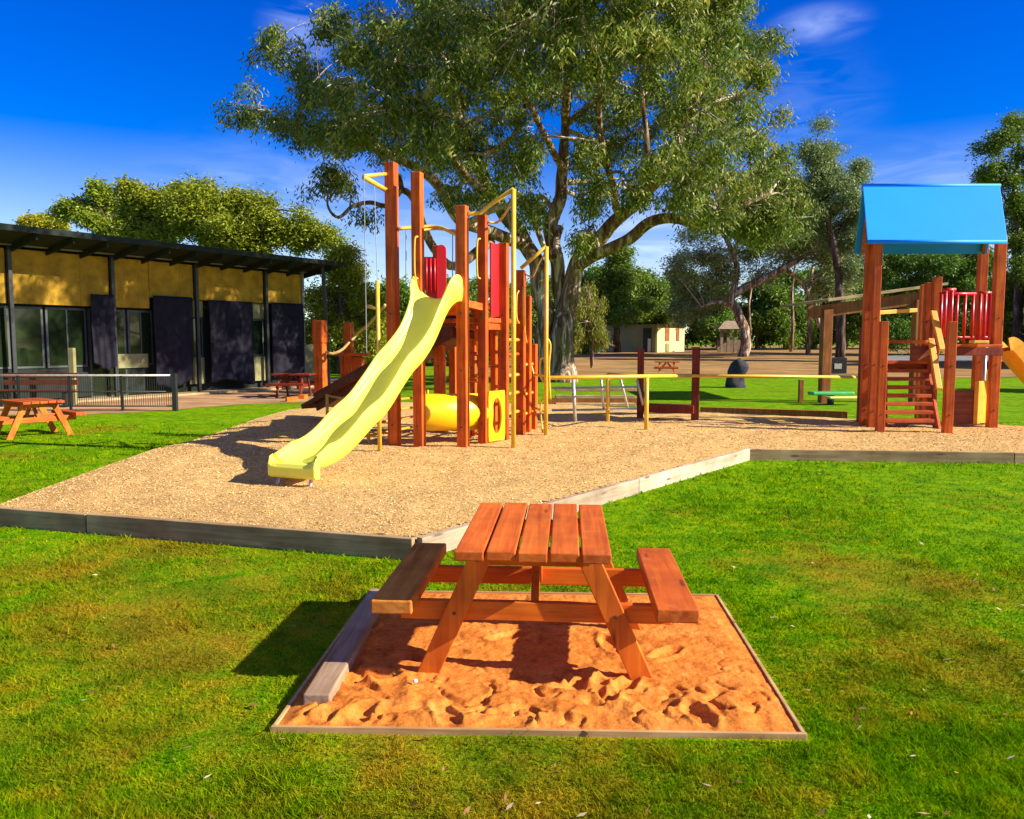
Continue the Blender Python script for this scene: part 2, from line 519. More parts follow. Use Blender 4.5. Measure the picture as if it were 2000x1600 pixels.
class MB:
    def __init__(s):
        s.v = []
        s.f = []

    def add(s, vs, fs):
        k = len(s.v)
        s.v += [tuple(p) for p in vs]
        s.f += [tuple(i + k for i in f) for f in fs]
        return s

    def box(s, c, size, rz=0.0):
        hx, hy, hz_ = size[0] / 2, size[1] / 2, size[2] / 2
        cs, sn = math.cos(rz), math.sin(rz)
        vs = []
        for z in (-hz_, hz_):
            for (x, y) in ((-hx, -hy), (hx, -hy), (hx, hy), (-hx, hy)):
                vs.append((c[0] + x * cs - y * sn, c[1] + x * sn + y * cs, c[2] + z))
        return s.add(vs, [(3, 2, 1, 0), (4, 5, 6, 7), (0, 1, 5, 4), (1, 2, 6, 5), (2, 3, 7, 6), (3, 0, 4, 7)])

    def bar(s, a, b, w, t, up=(0, 0, 1)):
        """rectangular bar from a to b: w across (horizontal), t along up"""
        a, b = Vector(a), Vector(b)
        d = (b - a).normalized()
        u = Vector(up)
        if abs(d.dot(u)) > 0.98: u = Vector((0, 1, 0))
        x = d.cross(u).normalized()
        y = x.cross(d).normalized()
        vs = []
        for p in (a, b):
            for (i, j) in ((-1, -1), (1, -1), (1, 1), (-1, 1)):
                vs.append(p + x * (i * w / 2) + y * (j * t / 2))
        return s.add(vs, [(0, 1, 2, 3), (7, 6, 5, 4), (1, 0, 4, 5), (2, 1, 5, 6), (3, 2, 6, 7), (0, 3, 7, 4)])

    def tube(s, pts, rad, n=8, cap=True):
        pts = [Vector(p) for p in pts]
        if isinstance(rad, (int, float)): rad = [rad] * len(pts)
        k = len(s.v)
        ref = Vector((0.31, 0.95, 0.1)).normalized()
        for i, p in enumerate(pts):
            d = (pts[min(i + 1, len(pts) - 1)] - pts[max(i - 1, 0)])
            d = d.normalized() if d.length > 1e-9 else Vector((0, 0, 1))
            x = d.cross(ref)
            if x.length < 0.15: x = d.cross(Vector((1, 0, 0)))
            x.normalize()
            y = d.cross(x).normalized()
            for j in range(n):
                a = 2 * math.pi * j / n
                s.v.append(tuple(p + (x * math.cos(a) + y * math.sin(a)) * rad[i]))
        for i in range(len(pts) - 1):
            for j in range(n):
                a = k + i * n + j
                b = k + i * n + (j + 1) % n
                s.f.append((a, b, b + n, a + n))
        if cap:
            s.f.append(tuple(k + j for j in reversed(range(n))))
            s.f.append(tuple(k + (len(pts) - 1) * n + j for j in range(n)))
        return s

    def build(s, name, m, parent=None, bev=0.0, smooth=False, local=False):
        off = Vector((0, 0, 0)) if (parent is None or local) else world_loc(parent)
        me = bpy.data.meshes.new(name)
        me.from_pydata([(p[0] - off.x, p[1] - off.y, p[2] - off.z) for p in s.v], [], s.f)
        me.validate()
        me.update()
        me.materials.append(m)
        if smooth:
            me.polygons.foreach_set('use_smooth', [True] * len(me.polygons))
        o = bpy.data.objects.new(name, me)
        COL.objects.link(o)
        if parent is not None: o.parent = parent
        if bev:
            md = o.modifiers.new('bevel', 'BEVEL')
            md.width = bev
            md.segments = 2
            md.limit_method = 'ANGLE'
            md.angle_limit = math.radians(40)
        return o


def npmesh(name, verts, nper, m, parent=None, tint=None, kind=None):
    """verts (N*nper,3); each group of nper verts is one face"""
    verts = np.asarray(verts, dtype=np.float32)
    if parent is not None:
        w = world_loc(parent)
        verts = verts - np.array([w.x, w.y, w.z], dtype=np.float32)
    nf = len(verts) // nper
    me = bpy.data.meshes.new(name)
    me.vertices.add(len(verts))
    me.vertices.foreach_set('co', verts.ravel())
    me.loops.add(len(verts))
    me.loops.foreach_set('vertex_index', np.arange(len(verts), dtype=np.int32))
    me.polygons.add(nf)
    me.polygons.foreach_set('loop_start', np.arange(0, len(verts), nper, dtype=np.int32))
    me.polygons.foreach_set('loop_total', np.full(nf, nper, dtype=np.int32))
    if tint is not None:
        a = me.attributes.new('tint', 'FLOAT', 'POINT')
        a.data.foreach_set('value', np.repeat(np.asarray(tint, dtype=np.float32), nper))
    me.update(calc_edges=True)
    me.materials.append(m)
    o = bpy.data.objects.new(name, me)
    COL.objects.link(o)
    if parent is not None: o.parent = parent
    return o


def children(o):
    return [c for c in bpy.data.objects if c.parent == o]


def copy_tree(o, parent=None, label=None):
    c = o.copy()
    COL.objects.link(c)
    c.parent = parent
    if label: c['label'] = label
    for ch in children(o):
        copy_tree(ch, c)
    return c


# smooth value noise for numpy arrays
_T = R.random((256, 256))


def vnoise(x, y):
    xi = np.floor(x).astype(int)
    yi = np.floor(y).astype(int)
    fx = x - xi
    fy = y - yi
    fx = fx * fx * (3 - 2 * fx)
    fy = fy * fy * (3 - 2 * fy)
    g = lambda a, b: _T[a % 256, b % 256]
    return (g(xi, yi) * (1 - fx) + g(xi + 1, yi) * fx) * (1 - fy) + (g(xi, yi + 1) * (1 - fx) + g(xi + 1, yi + 1) * fx) * fy


def fbm(x, y, o=4):
    r = 0
    a = 0.5
    for i in range(o):
        r = r + a * vnoise(x * 2 ** i + 17.3 * i, y * 2 ** i + 5.1 * i)
        a *= 0.5
    return r


def inpoly(x, y, poly):
    r = np.zeros(x.shape, bool)
    j = len(poly) - 1
    for i in range(len(poly)):
        xi, yi = poly[i]
        xj, yj = poly[j]
        c = ((yi > y) != (yj > y)) & (x < (xj - xi) * (y - yi) / (yj - yi + 1e-12) + xi)
        r ^= c
        j = i
    return r


# ------------------------------------------------------------------ the ground
BED = [G(px, py, MZ) for px, py in ((-30, 995), (808, 1056), (1462, 881), (1978, 886), (2500, 889), (2500, 842), (2000, 833),
                                    (1700, 820), (1380, 806), (1100, 790), (900, 786), (700, 786), (565, 800), (500, 818),
                                    (430, 843), (370, 862), (300, 877), (150, 930))]
BEDXY = [(p.x, p.y) for p in BED]
PIT = [G(535, 1416, 0.03), G(1570, 1430, 0.03), G(1400, 1160, 0.03), G(724, 1152, 0.03)]
PITXY = [(p.x, p.y) for p in PIT]

g = MB()
ys = [-30, 0, 2, 4, 7, 12, 20, 30, 38, 45, 55, 70, 90, 130, 300, 1200]
xs = [-1200, -200, -60, -20, -8, 0, 8, 20, 60, 200, 1200]
vs = [(x, y, hz(y)) for y in ys for x in xs]
fs = []
for i in range(len(ys) - 1):
    for j in range(len(xs) - 1):
        a = i * len(xs) + j
        fs.append((a, a + 1, a + 1 + len(xs), a + len(xs)))
g.add(vs, fs)
tag(g.build('lawn', M['lawn']), 'mown green lawn with dry brown patches', 'lawn', kind='structure')


def sheet(name, rows, m, label, off):
    """rows: (y, x0, x1) strips following the ground"""
    g = MB()
    vs = []
    n = 14
    for (y, x0, x1) in rows:
        for k in range(n + 1):
            x = x0 + (x1 - x0) * k / n
            vs.append((x, y + (0.35 * math.sin(x * 1.3) + 0.2 * math.sin(x * 3.1)) * (1 if off < .02 else 0), hz(y) + off))
    fs = []
    for i in range(len(rows) - 1):
        for k in range(n):
            a = i * (n + 1) + k
            fs.append((a, a + 1, a + n + 2, a + n + 1))
    g.add(vs, fs)
    return tag(g.build(name, m), label, name.replace('_', ' '), kind='structure')


sheet('dirt_field', [(36.5, -1, 70), (45, -3, 80), (55, -6, 90), (70, -12, 120), (100, -30, 160), (140, -60, 200)], M['dirt'],
      'bare brown earth beyond the lawn', 0.014)
sheet('road', [(52, 24, 90), (57, 25, 110), (62, 27, 120)], M['road'], 'pale grey road beyond the play fort', 0.03)
# worn earth beside the pavilion
g = MB()
pp = [G(-200, 812), G(120, 811), G(260, 806), (G(350, 800)), G(470, 790), G(600, 786), G(700, 775), G(760, 745), G(600, 735), G(420, 745), G(-200, 752)]
g.add([(p.x, p.y, 0.006) for p in pp], [tuple(range(len(pp)))])
tag(g.build('dirt_path', M['path']), 'worn orange earth beside the pavilion', 'path', kind='structure')

# bark mulch bed: flat base plus a finely uneven top
g = MB()
g.add([(p.x, p.y, MZ) for p in BED] + [(p.x, p.y, -0.02) for p in BED],
      [tuple(range(len(BED)))] + [(i, i + len(BED), (i + 1) % len(BED) + len(BED), (i + 1) % len(BED)) for i in range(len(BED))])
step = 0.07
xa = np.arange(-6.5, 14, step)
ya = np.arange(5.5, 19, step)
X, Y = np.meshgrid(xa, ya)
edge = np.full(X.shape, 9.0)
for i in range(len(BEDXY)):
    x0, y0 = BEDXY[i]
    x1, y1 = BEDXY[(i + 1) % len(BEDXY)]
    L = math.hypot(x1 - x0, y1 - y0)
    t = np.clip(((X - x0) * (x1 - x0) + (Y - y0) * (y1 - y0)) / (L * L), 0, 1)
    edge = np.minimum(edge, np.hypot(X - x0 - t * (x1 - x0), Y - y0 - t * (y1 - y0)))
ins = inpoly(X, Y, BEDXY)
edge = np.where(ins, edge, 0)


def mulch_h(X, Y):
    return 0.060 * fbm(X * 1.3, Y * 1.3, 3) + 0.034 * fbm(X * 4, Y * 4, 3)


def edge_of(x, y):
    e = np.full(x.shape, 9.0)
    for i in range(len(BEDXY)):
        x0, y0 = BEDXY[i]
        x1, y1 = BEDXY[(i + 1) % len(BEDXY)]
        L = math.hypot(x1 - x0, y1 - y0)
        t = np.clip(((x - x0) * (x1 - x0) + (y - y0) * (y1 - y0)) / (L * L), 0, 1)
        e = np.minimum(e, np.hypot(x - x0 - t * (x1 - x0), y - y0 - t * (y1 - y0)))
    return e


Zm = MZ + np.where(ins, mulch_h(X, Y) * np.clip(edge / 0.7, 0, 1) - 0.004 + 0.02 * np.clip(edge / 0.3, 0, 1), 0)
idx = -np.ones(X.shape, int)
vs = []
for i in range(X.shape[0]):
    for j in range(X.shape[1]):
        if ins[i, j] and edge[i, j] > 0.03:
            idx[i, j] = len(vs)
            vs.append((X[i, j], Y[i, j], Zm[i, j]))
fs = []
for i in range(X.shape[0] - 1):
    for j in range(X.shape[1] - 1):
        q = (idx[i, j], idx[i, j + 1], idx[i + 1, j + 1], idx[i + 1, j])
        if min(q) >= 0: fs.append(q)
g.add(vs, fs)
o = g.build('mulch_bed', M['mulch'], smooth=False)
tag(o, 'tan bark mulch bed under the play equipment', 'mulch', kind='structure')

# loose chips on the mulch
n = 120000
d = 5.8 / (1 - R.random(n) * 0.62)
x = (R.random(n) * 2 - 1) * d * 0.75
ok = inpoly(x, d, BEDXY)
x, y = x[ok], d[ok]
n = len(x)
ec = edge_of(x, y)
z = MZ + mulch_h(x, y) * np.clip(ec / 0.7, 0, 1) - .004 + 0.02 * np.clip(ec / 0.3, 0, 1)
L = (0.007 + 0.015 * R.random(n)) * np.clip(y / 8, 0.8, 1.6)
W = L * (0.25 + 0.35 * R.random(n))
a = R.random(n) * 2 * np.pi
tl = (R.random((n, 2)) - 0.5) * 1.1
ux = np.stack([np.cos(a), np.sin(a), tl[:, 0]], 1) * L[:, None] / 2
uy = np.stack([-np.sin(a), np.cos(a), tl[:, 1]], 1) * W[:, None] / 2
c = np.stack([x, y, z + R.random(n) * 0.006], 1)
v = np.stack([c - ux - uy, c + ux - uy, c + ux + uy, c - ux + uy], 1).reshape(-1, 3)
tag(npmesh('wood_chips', v, 4, M['chip'], tint=R.random(n)), 'loose tan wood chips scattered over the mulch bed', 'wood chips', kind='stuff')

# grass blades
n = 620000
d = 2.0 / (1 - R.random(n) * 0.88)
x = (R.random(n) * 2 - 1) * (d * 0.74 + 0.3)
y = d
shr = lambda poly, k: [((px - sum(q[0] for q in poly) / len(poly)) * k + sum(q[0] for q in poly) / len(poly),
                        (py - sum(q[1] for q in poly) / len(poly)) * k + sum(q[1] for q in poly) / len(poly)) for px, py in poly]
ok = ~inpoly(x, y, BEDXY) & ~inpoly(x, y, shr(PITXY, 1.035))
x, y = x[ok], y[ok]
pat = fbm(x * 0.9, y * 0.9, 4)
keep = R.random(len(x)) < np.clip(0.30 + 1.6 * (pat - 0.30), 0.15, 1)
x, y, pat = x[keep], y[keep], pat[keep]
n = len(x)
sc = np.clip(y / 4.0, 0.8, 3.0)
tuft = np.clip((fbm(x * 6, y * 6, 3) - .50) * 8, 0, 1.6)
H = (0.010 + 0.026 * R.random(n) ** 1.4) * (0.6 + 1.0 * (pat - 0.3) + tuft * .8) * np.clip(y / 7.0, 1.0, 1.5)
W = 0.0030 * sc * (0.7 + 0.6 * R.random(n))
a = R.random(n) * 2 * np.pi
lean = (0.3 + 1.2 * R.random(n)) * H
la = R.random(n) * 2 * np.pi
b0 = np.stack([x - np.cos(a) * W, y - np.sin(a) * W, np.zeros(n)], 1)
b1 = np.stack([x + np.cos(a) * W, y + np.sin(a) * W, np.zeros(n)], 1)
tp = np.stack([x + np.cos(la) * lean, y + np.sin(la) * lean, H], 1)
v = np.stack([b0, b1, tp], 1).reshape(-1, 3)
tag(npmesh('grass', v, 3, M['blade'], tint=R.random(n)), 'short green grass blades covering the lawn', 'grass', kind='stuff')


# fallen leaves and twigs on the lawn and mulch
n = 200
d = 2.6 / (1 - R.random(n) * 0.85)
x = (R.random(n) * 2 - 1) * d * .72
y = d
inb = inpoly(x, y, BEDXY)
zb_ = np.where(inb, MZ + mulch_h(x, y) * np.clip(edge_of(x, y) / .7, 0, 1) + .025, .022)
a = R.random(n) * 2 * np.pi
L = .012 + .016 * R.random(n)
W = L * (.22 + .2 * R.random(n))
tl = (R.random((n, 2)) - .5) * .8
ux = np.stack([np.cos(a), np.sin(a), tl[:, 0]], 1) * L[:, None]
uy = np.stack([-np.sin(a), np.cos(a), tl[:, 1]], 1) * W[:, None]
c = np.stack([x, y, zb_], 1)
v = np.stack([c - ux, c - uy, c + ux, c + uy], 1).reshape(-1, 3)
tag(npmesh('fallen_leaves', v, 4, M['fallen'], tint=R.random(n)), 'scattered dry fallen leaves on the lawn and mulch', 'fallen leaves', kind='stuff')


# ------------------------------------------------------------------ timber edging round the mulch
def edging(a, b, th, h, m, label):
    a, b = Vector(a), Vector(b)
    d = (b - a).normalized()
    o = MB().bar((0, 0, h / 2 - 0.03), ((b - a).length, 0, h / 2 - 0.03), th, h + 0.06).build('timber_edging', m, bev=0.006)
    o.location = (a.x, a.y, 0)
    o.rotation_euler = (0, 0, math.atan2(d.y, d.x))
    return tag(o, label, 'edging', 'timber boards edging the mulch bed')


eA = G(808, 1094)
eL = G(176, 1041)
eL2 = G(-260, 1004)
eB = G(1462, 898)
eC = G(1978, 905)
dd = (eL - eA).normalized()
edging(eA, eL + dd * 0.006, 0.06, 0.175, M['sleeper'], 'long grey timber board edging the mulch, ending behind the picnic table')
edging(eL + dd * 0.022, eL2, 0.06, 0.170, M['sleeper'], 'grey timber board edging the mulch at the left edge of the photo')
d2 = (eB - eA).normalized()
mid = eA.lerp(eB, 0.52)
edging(eA + d2 * 0.065, mid - d2 * .004, 0.06, 0.165, M['pale_board'], 'pale sunlit edging board just behind the picnic table top')
edging(mid + d2 * .004, eB - d2 * .03, 0.06, 0.165, M['pale_board'], 'pale sunlit edging board running diagonally to the corner of the lawn')
edging(eB - Vector((.07, 0, 0)), eC - Vector((.006, 0, 0)), 0.06, 0.155, M['sleeper'], 'grey edging board in front of the blue roofed play fort')
edging(eC + Vector((.006, 0, 0)), G(2400, 909), 0.06, 0.15, M['sleeper'], 'grey edging board cut off by the right edge of the photo')
fa, fb = G(1368, 812, 0), G(1655, 822, 0)
fl = edging(fa, fb, 0.12, 0.20, M['brown_timber'], 'low pale timber board edging the far lawn behind the yellow rail')

# ------------------------------------------------------------------ sandpit with its frame
p0, p1, p2, p3 = [Vector((p.x, p.y, 0)) for p in PIT]
nx, ny = 300, 210
U, V = np.meshgrid(np.linspace(0, 1, nx), np.linspace(0, 1, ny))
bx = (1 - U) * (1 - V) * p0.x + U * (1 - V) * p1.x + U * V * p2.x + (1 - U) * V * p3.x
by = (1 - U) * (1 - V) * p0.y + U * (1 - V) * p1.y + U * V * p2.y + (1 - U) * V * p3.y
ed = np.minimum(np.minimum(U, 1 - U), np.minimum(V, 1 - V))
wx = bx + 0.10 * (fbm(bx * 4, by * 4 + 9, 3) - .5)
wy = by + 0.10 * (fbm(bx * 4 + 31, by * 4, 3) - .5)
rid = 1 - np.abs(2 * fbm(wx * 3.4, wy * 4.2 + 40, 3) - 0.9) * 2.2
rid = np.clip(rid, 0, 1)
churn = np.clip(1.15 - V * 2.3, 0.16, 1)
Z = 0.012 + 0.020 * fbm(bx * 1.6, by * 1.6, 3) + churn * (0.026 * rid ** 1.6 + 0.026 * (fbm(wx * 9, wy * 9, 3) - .4)) + 0.012 * fbm(bx * 26, by * 26, 3) - churn * 0.030 * np.clip(1 - np.abs(fbm(wx * 5 + 7, wy * 7, 3) - .44) * 22, 0, 1)
# footprints pressed into the loose sand
for k in range(20):
    u0, v0 = random.random(), random.random() ** 1.4 * 0.75
    cx = (1 - u0) * (1 - v0) * p0.x + u0 * (1 - v0) * p1.x + u0 * v0 * p2.x + (1 - u0) * v0 * p3.x
    cy = (1 - u0) * (1 - v0) * p0.y + u0 * (1 - v0) * p1.y + u0 * v0 * p2.y + (1 - u0) * v0 * p3.y
    an = random.random() * 3.14
    ca, sa = math.cos(an), math.sin(an)
    qx = ((bx - cx) * ca + (by - cy) * sa) / 0.115
    qy = (-(bx - cx) * sa + (by - cy) * ca) / 0.045
    rr = np.sqrt(qx ** 2 + qy ** 2) * (1 + .5 * (fbm(bx * 12, by * 12 + k, 2) - .4))
    Z = Z - 0.030 * np.exp(-rr ** 4) * (0.45 + 0.55 * churn[0:1, 0:1] * 1) + 0.014 * np.exp(-((rr - 1.25) / 0.3) ** 2)
Z = 0.010 + 0.5 * (Z - .010 + np.sqrt((Z - .010) ** 2 + .0001))
Z = Z + 0.007 * (fbm(bx * 60, by * 60, 2) - .4)
Z = Z * np.clip(ed * 22, 0, 1) + 0.016 * np.clip(1 - ed * 22, 0, 1)
g = MB()
g.v = [(float(a), float(b), float(c)) for a, b, c in zip(bx.ravel(), by.ravel(), Z.ravel())]
for i in range(ny - 1):
    for j in range(nx - 1):
        a = i * nx + j
        g.f.append((a, a + 1, a + nx + 1, a + nx))
tag(g.build('sand', M['sand'], smooth=True), 'churned orange sand inside the timber frame under the picnic table', 'sand', kind='stuff')

pf = thing('sandpit_frame', 'thin pale timber frame around the orange sand under the picnic table', 'frame', ((p0 + p1) / 2))
for (a, b, ext) in ((p0, p1, .012), (p1, p2, 0), (p2, p3, .012), (p3, p0, 0)):
    dr = (b - a).normalized()
    MB().bar(a - dr * ext + Vector((0, 0, -.002)), b + dr * ext + Vector((0, 0, -.002)), 0.018, 0.058).build('frame_board', M['pit_board'], pf, bev=0.003)
sl0 = G(618, 1372, 0.05)
sl1 = G(741, 1160, 0.05)
dr = (sl1 - sl0).normalized()
o = MB().bar((0, 0, 0), (0, (sl1 - sl0).length, 0), 0.125, 0.085).build('timber_sleeper', M['sleeper_y'], bev=0.008)
o.location = (sl0.x, sl0.y, 0.045)
o.rotation_euler = (0, 0, -math.atan2(dr.x, dr.y))
tag(o, 'grey timber sleeper lying in the orange sand along the left side of the frame', 'sleeper')
o = MB().tube([(0, 0, -.008), (0, 0, -.004), (0, 0, .004), (0, 0, .008)], [.006, .012, .012, .006], 10).build('pebble', M['pebble'], smooth=True)
pb = G(811, 1330, 0.055)
o.location = pb
tag(o, 'small white pebble on the sand beside the front left table leg', 'pebble')


# ------------------------------------------------------------------ picnic tables
def make_table(label, loc, rz, left_mat):
    t = thing('picnic_table', label, 'picnic table', loc, rz=rz)
    Lh, W = 0.57, 0.735
    pw = (W - 4 * 0.012) / 5
    g = MB()
    for k in range(5):
        x = -W / 2 + pw / 2 + k * (pw + 0.012)
        jit = (0.0, .004, -.003, .002, -.004)[k]
        g.box((x, jit, 0.69 + jit * .4), (pw, 2 * Lh, 0.048))
    g.build('tabletop', M['table'], t, bev=0.006, local=True)
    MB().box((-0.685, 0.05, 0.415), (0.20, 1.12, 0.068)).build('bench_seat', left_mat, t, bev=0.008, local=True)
    MB().box((0.680, 0.02, 0.415), (0.20, 1.12, 0.068)).build('bench_seat', M['table'], t, bev=0.008, local=True)
    for yy in (-0.34, 0.36):
        sgn = -1 if yy < 0 else 1
        for s in (-1, 1):
            a = Vector((s * 0.56, yy, 0.0))
            b = Vector((s * 0.25, yy, 0.669))
            d = (b - a)
            # leg board cut level at the ground and under the top
            w2 = 0.058
            vs = []
            for y2 in (yy - 0.021, yy + 0.021):
                vs += [(a.x - w2, y2, -0.03), (a.x + w2, y2, -0.03), (b.x + w2, y2, b.z), (b.x - w2, y2, b.z)]
            MB().add(vs, [(0, 1, 2, 3), (7, 6, 5, 4), (1, 0, 4, 5), (2, 1, 5, 6), (3, 2, 6, 7), (0, 3, 7, 4)]).build('leg', M['table_leg'], t, bev=0.005, local=True)
        MB().box((0, yy + sgn * -0.044, 0.342), (1.36, 0.040, 0.098)).build('seat_support', M['table_beam'], t, bev=0.005, local=True)
        MB().box((0, yy + sgn * -0.044, 0.622), (0.66, 0.040, 0.09)).build('top_cleat', M['table_beam'], t, bev=0.005, local=True)
    g = MB()
    g.bar((0, -0.27, 0.345), (0, -0.02, 0.655), 0.04, 0.08)
    g.bar((0, 0.29, 0.345), (0, 0.04, 0.655), 0.04, 0.08)
    g.build('brace', M['table_leg'], t, bev=0.004, local=True)
    for yy in (-0.34, 0.36):
        for s in (-1, 1):
            for (xx, zz) in ((s * 0.40, 0.342), (s * 0.28, 0.615)):
                yb = yy - 0.021 if yy < 0 else yy + 0.021
                MB().tube([(xx, yb - 0.004, zz), (xx, yb + 0.004, zz)], 0.009, 8).build('bolt', M['bolt'], t, local=True)
    return t


t1 = make_table('reddish brown timber picnic table on orange sand in the foreground', (0.135, 4.245, 0), math.radians(-4.0), M['bench_lifted'])
t1['group'] = 'timber picnic tables'
g1 = G(92, 855)
for (lab, loc, rz) in (('orange brown picnic table on the lawn at the left edge, beside the black railing', (g1.x - .42, g1.y + .30, 0), math.radians(52)),
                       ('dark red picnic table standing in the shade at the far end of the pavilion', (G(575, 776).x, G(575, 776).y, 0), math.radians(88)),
                       ('small distant picnic table on the bare earth behind the shorter red post', (G(1283, 731).x, 38.0, 0.0), math.radians(80))):
    c = copy_tree(t1, None, lab)
    for ch in children(c):
        if ch.name.startswith('bench_seat'):
            ch.material_slots[0].link = 'OBJECT'
            ch.material_slots[0].material = M['table']
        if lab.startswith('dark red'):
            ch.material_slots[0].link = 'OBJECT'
            ch.material_slots[0].material = M['red_post']  # darker timber than the other tables, standing in for tree shade
    if 'railing' in lab:
        c.scale = (.92, .92, .90)
    c.location = loc
    c.rotation_euler = (0, 0, rz)


# ------------------------------------------------------------------ play tower with yellow slide
def post(parent, px, pbase, ptop, wpx=24, z0=MZ, rz=-0.35, name='post', m='post', lean=0, w=None, round_top=False):
    b = G(px, pbase, z0)
    Y = b.y
    top = P(px, ptop, Y).z
    w = w or wpx * Y / F / 1.28
    gg = MB().box((b.x, b.y, (top + z0 - 0.05) / 2), (w, w, top - z0 + 0.05), rz)
    o = gg.build(name, M[m], parent, bev=0.010 if not round_top else w * 0.42)
    if top - z0 > 1.6 and m == 'post':
        for zz in (z0 + .35, z0 + 1.15, z0 + 1.95):
            if zz < top - .2:
                f_ = Vector((math.sin(rz), -math.cos(rz), 0)) * (w / 2)
                c_ = Vector((b.x, b.y, zz)) + f_
                MB().tube([c_ - f_.normalized() * .004, c_ + f_.normalized() * .010], .014, 8).build('bolt', M['bolt'], o)
    return o, Vector((b.x, b.y, top))


tw = thing('play_tower', 'timber play tower with wavy yellow slide, red panels and yellow tunnel', 'play tower', G(860, 878, MZ))
RZ = -0.30
P1, P1t = post(tw, 771, 876, 318, 26, rz=RZ)
P2, P2t = post(tw, 820, 879, 337, 25, rz=RZ)
P3, P3t = post(tw, 905, 881, 402, 26, rz=RZ)
P4, P4t = post(tw, 944, 874, 420, 22, rz=RZ)
P5, P5t = post(tw, 984, 866, 475, 22, rz=RZ)
P6, P6t = post(tw, 1017, 855, 528, 21, rz=RZ)
P7, P7t = post(tw, 1041, 845, 672, 19, rz=RZ)
post(tw, 965, 856, 640, 15, rz=RZ)
post(tw, 1031, 850, 578, 15, rz=RZ)
post(tw, 925, 858, 640, 15, rz=RZ)
P8, P8t = post(tw, 860, 850, 480, 24, rz=RZ, round_top=False)
P9, P9t = post(tw, 886, 838, 560, 18, rz=RZ)


def base(px, py): return G(px, py, MZ)


b1, b2, b3, b4, b5, b6, b7, b8 = [base(x, y) for x, y in ((771, 876), (820, 879), (905, 881), (944, 874), (984, 866), (1017, 855), (1041, 845), (860, 850))]
DZ = P(860, 590, b3.y).z          # main deck height


def quad_deck(pts, z, th, name, m, parent):
    n = len(pts)
    return MB().add([(p[0], p[1], z - th) for p in pts] + [(p[0], p[1], z) for p in pts],
                    [tuple(reversed(range(n))), tuple(range(n, 2 * n))] + [(i, (i + 1) % n, (i + 1) % n + n, i + n) for i in range(n)]).build(name, M[m], parent, bev=0.008)


dirR = (b5 - b3).normalized()
quad_deck([b2 + Vector((.1, .06, 0)), b3 + Vector((-.02, .06, 0)), b4 + Vector((-.06, .1, 0)), b4 + Vector((.12, 1.1, 0)), b8 + Vector((.0, .1, 0))], DZ, 0.06, 'deck', 'ramp', tw)
MB().bar(Vector((b2.x + .08, b2.y - .02, DZ - .10)), Vector((b3.x - .08, b3.y - .02, DZ - .10)), 0.05, 0.17).build('deck_beam', M['postx'], tw, bev=.006)
MB().bar(Vector((b3.x + .06, b3.y + .05, DZ - .02)), Vector((b4.x + .0, b4.y - .02, DZ - .06)), 0.05, 0.10).build('deck_beam', M['postx'], tw, bev=.006)
MB().bar(Vector((b8.x - .1, b8.y, DZ - .42)), Vector((b4.x - .1, b4.y + .7, DZ - .42)), 0.05, 0.18).build('deck_beam', M['ramp'], tw, bev=.006)
zb = P(968, 622, b5.y).z
quad_deck([b4 + Vector((.02, .05, 0)), b5, b6, b6 + Vector((-.75, .4, 0)), b4 + Vector((-.7, .6, 0))], zb, 0.07, 'deck', 'postx', tw)
MB().bar(Vector((b4.x + .06, b4.y + .02, zb - .13)), Vector((b5.x - .05, b5.y, zb - .13)), 0.045, 0.09).build('deck_beam', M['postx'], tw, bev=.006)


# red panels
def panel(name, a, b, z0, z1, th, m, parent, round_top=False):
    a, b = Vector((a[0], a[1], 0)), Vector((b[0], b[1], 0))
    d = (b - a).normalized()
    nrm = Vector((-d.y, d.x, 0)) * th / 2
    L = (b - a).length
    prof = [(0, z0), (L, z0)]
    if round_top:
        r = L / 2
        for k in range(9):
            an = math.pi * k / 8
            prof.append((L / 2 + r * math.cos(an), z1 - r + r * math.sin(an)))
    else:
        prof += [(L, z1), (0, z1)]
    n = len(prof)
    vs = [a + d * u - nrm + Vector((0, 0, z)) for u, z in prof] + [a + d * u + nrm + Vector((0, 0, z)) for u, z in prof]
    fs = [tuple(range(n)), tuple(reversed(range(n, 2 * n)))] + [((i + 1) % n, i, i + n, (i + 1) % n + n) for i in range(n)]
    return MB().add(vs, fs).build(name, m, parent, bev=0.006)


pa = P(958, 540, b4.y + .25)
pc = P(979, 540, b5.y + .02)
panel('side_panel', (pa.x, pa.y), (pc.x, pc.y), zb + .02, P(968, 476, b5.y - .1).z, 0.03, M['red'], tw)
yb = b8.y - .12
q0, q1 = P(828, 560, yb), P(853, 560, yb)
panel('back_panel', (q0.x, q0.y), (q1.x, q1.y), P(840, 640, yb).z, P(840, 502, yb).z, 0.03, M['red'], tw)
q0, q1 = P(853, 560, yb - .06), P(872, 560, yb - .06)
panel('back_panel', (q0.x, q0.y), (q1.x, q1.y), P(840, 610, yb).z, P(840, 479, yb).z, 0.05, M['red'], tw, True)
q0, q1 = P(834, 560, yb - .02), P(866, 560, yb - .02)
panel('back_panel', (q0.x, q0.y + .05), (q1.x, q1.y + .05), P(840, 655, yb).z, P(840, 590, yb).z, 0.03, M['red'], tw)
g = MB()
for k in range(3):
    q = P(833 + k * 8, 540, yb - .1)
    g.tube([(q.x, q.y, P(833, 572, yb).z), (q.x, q.y, P(833, 506, yb).z)], .018, 8)
g.build('balusters', M['red'], tw, smooth=True)

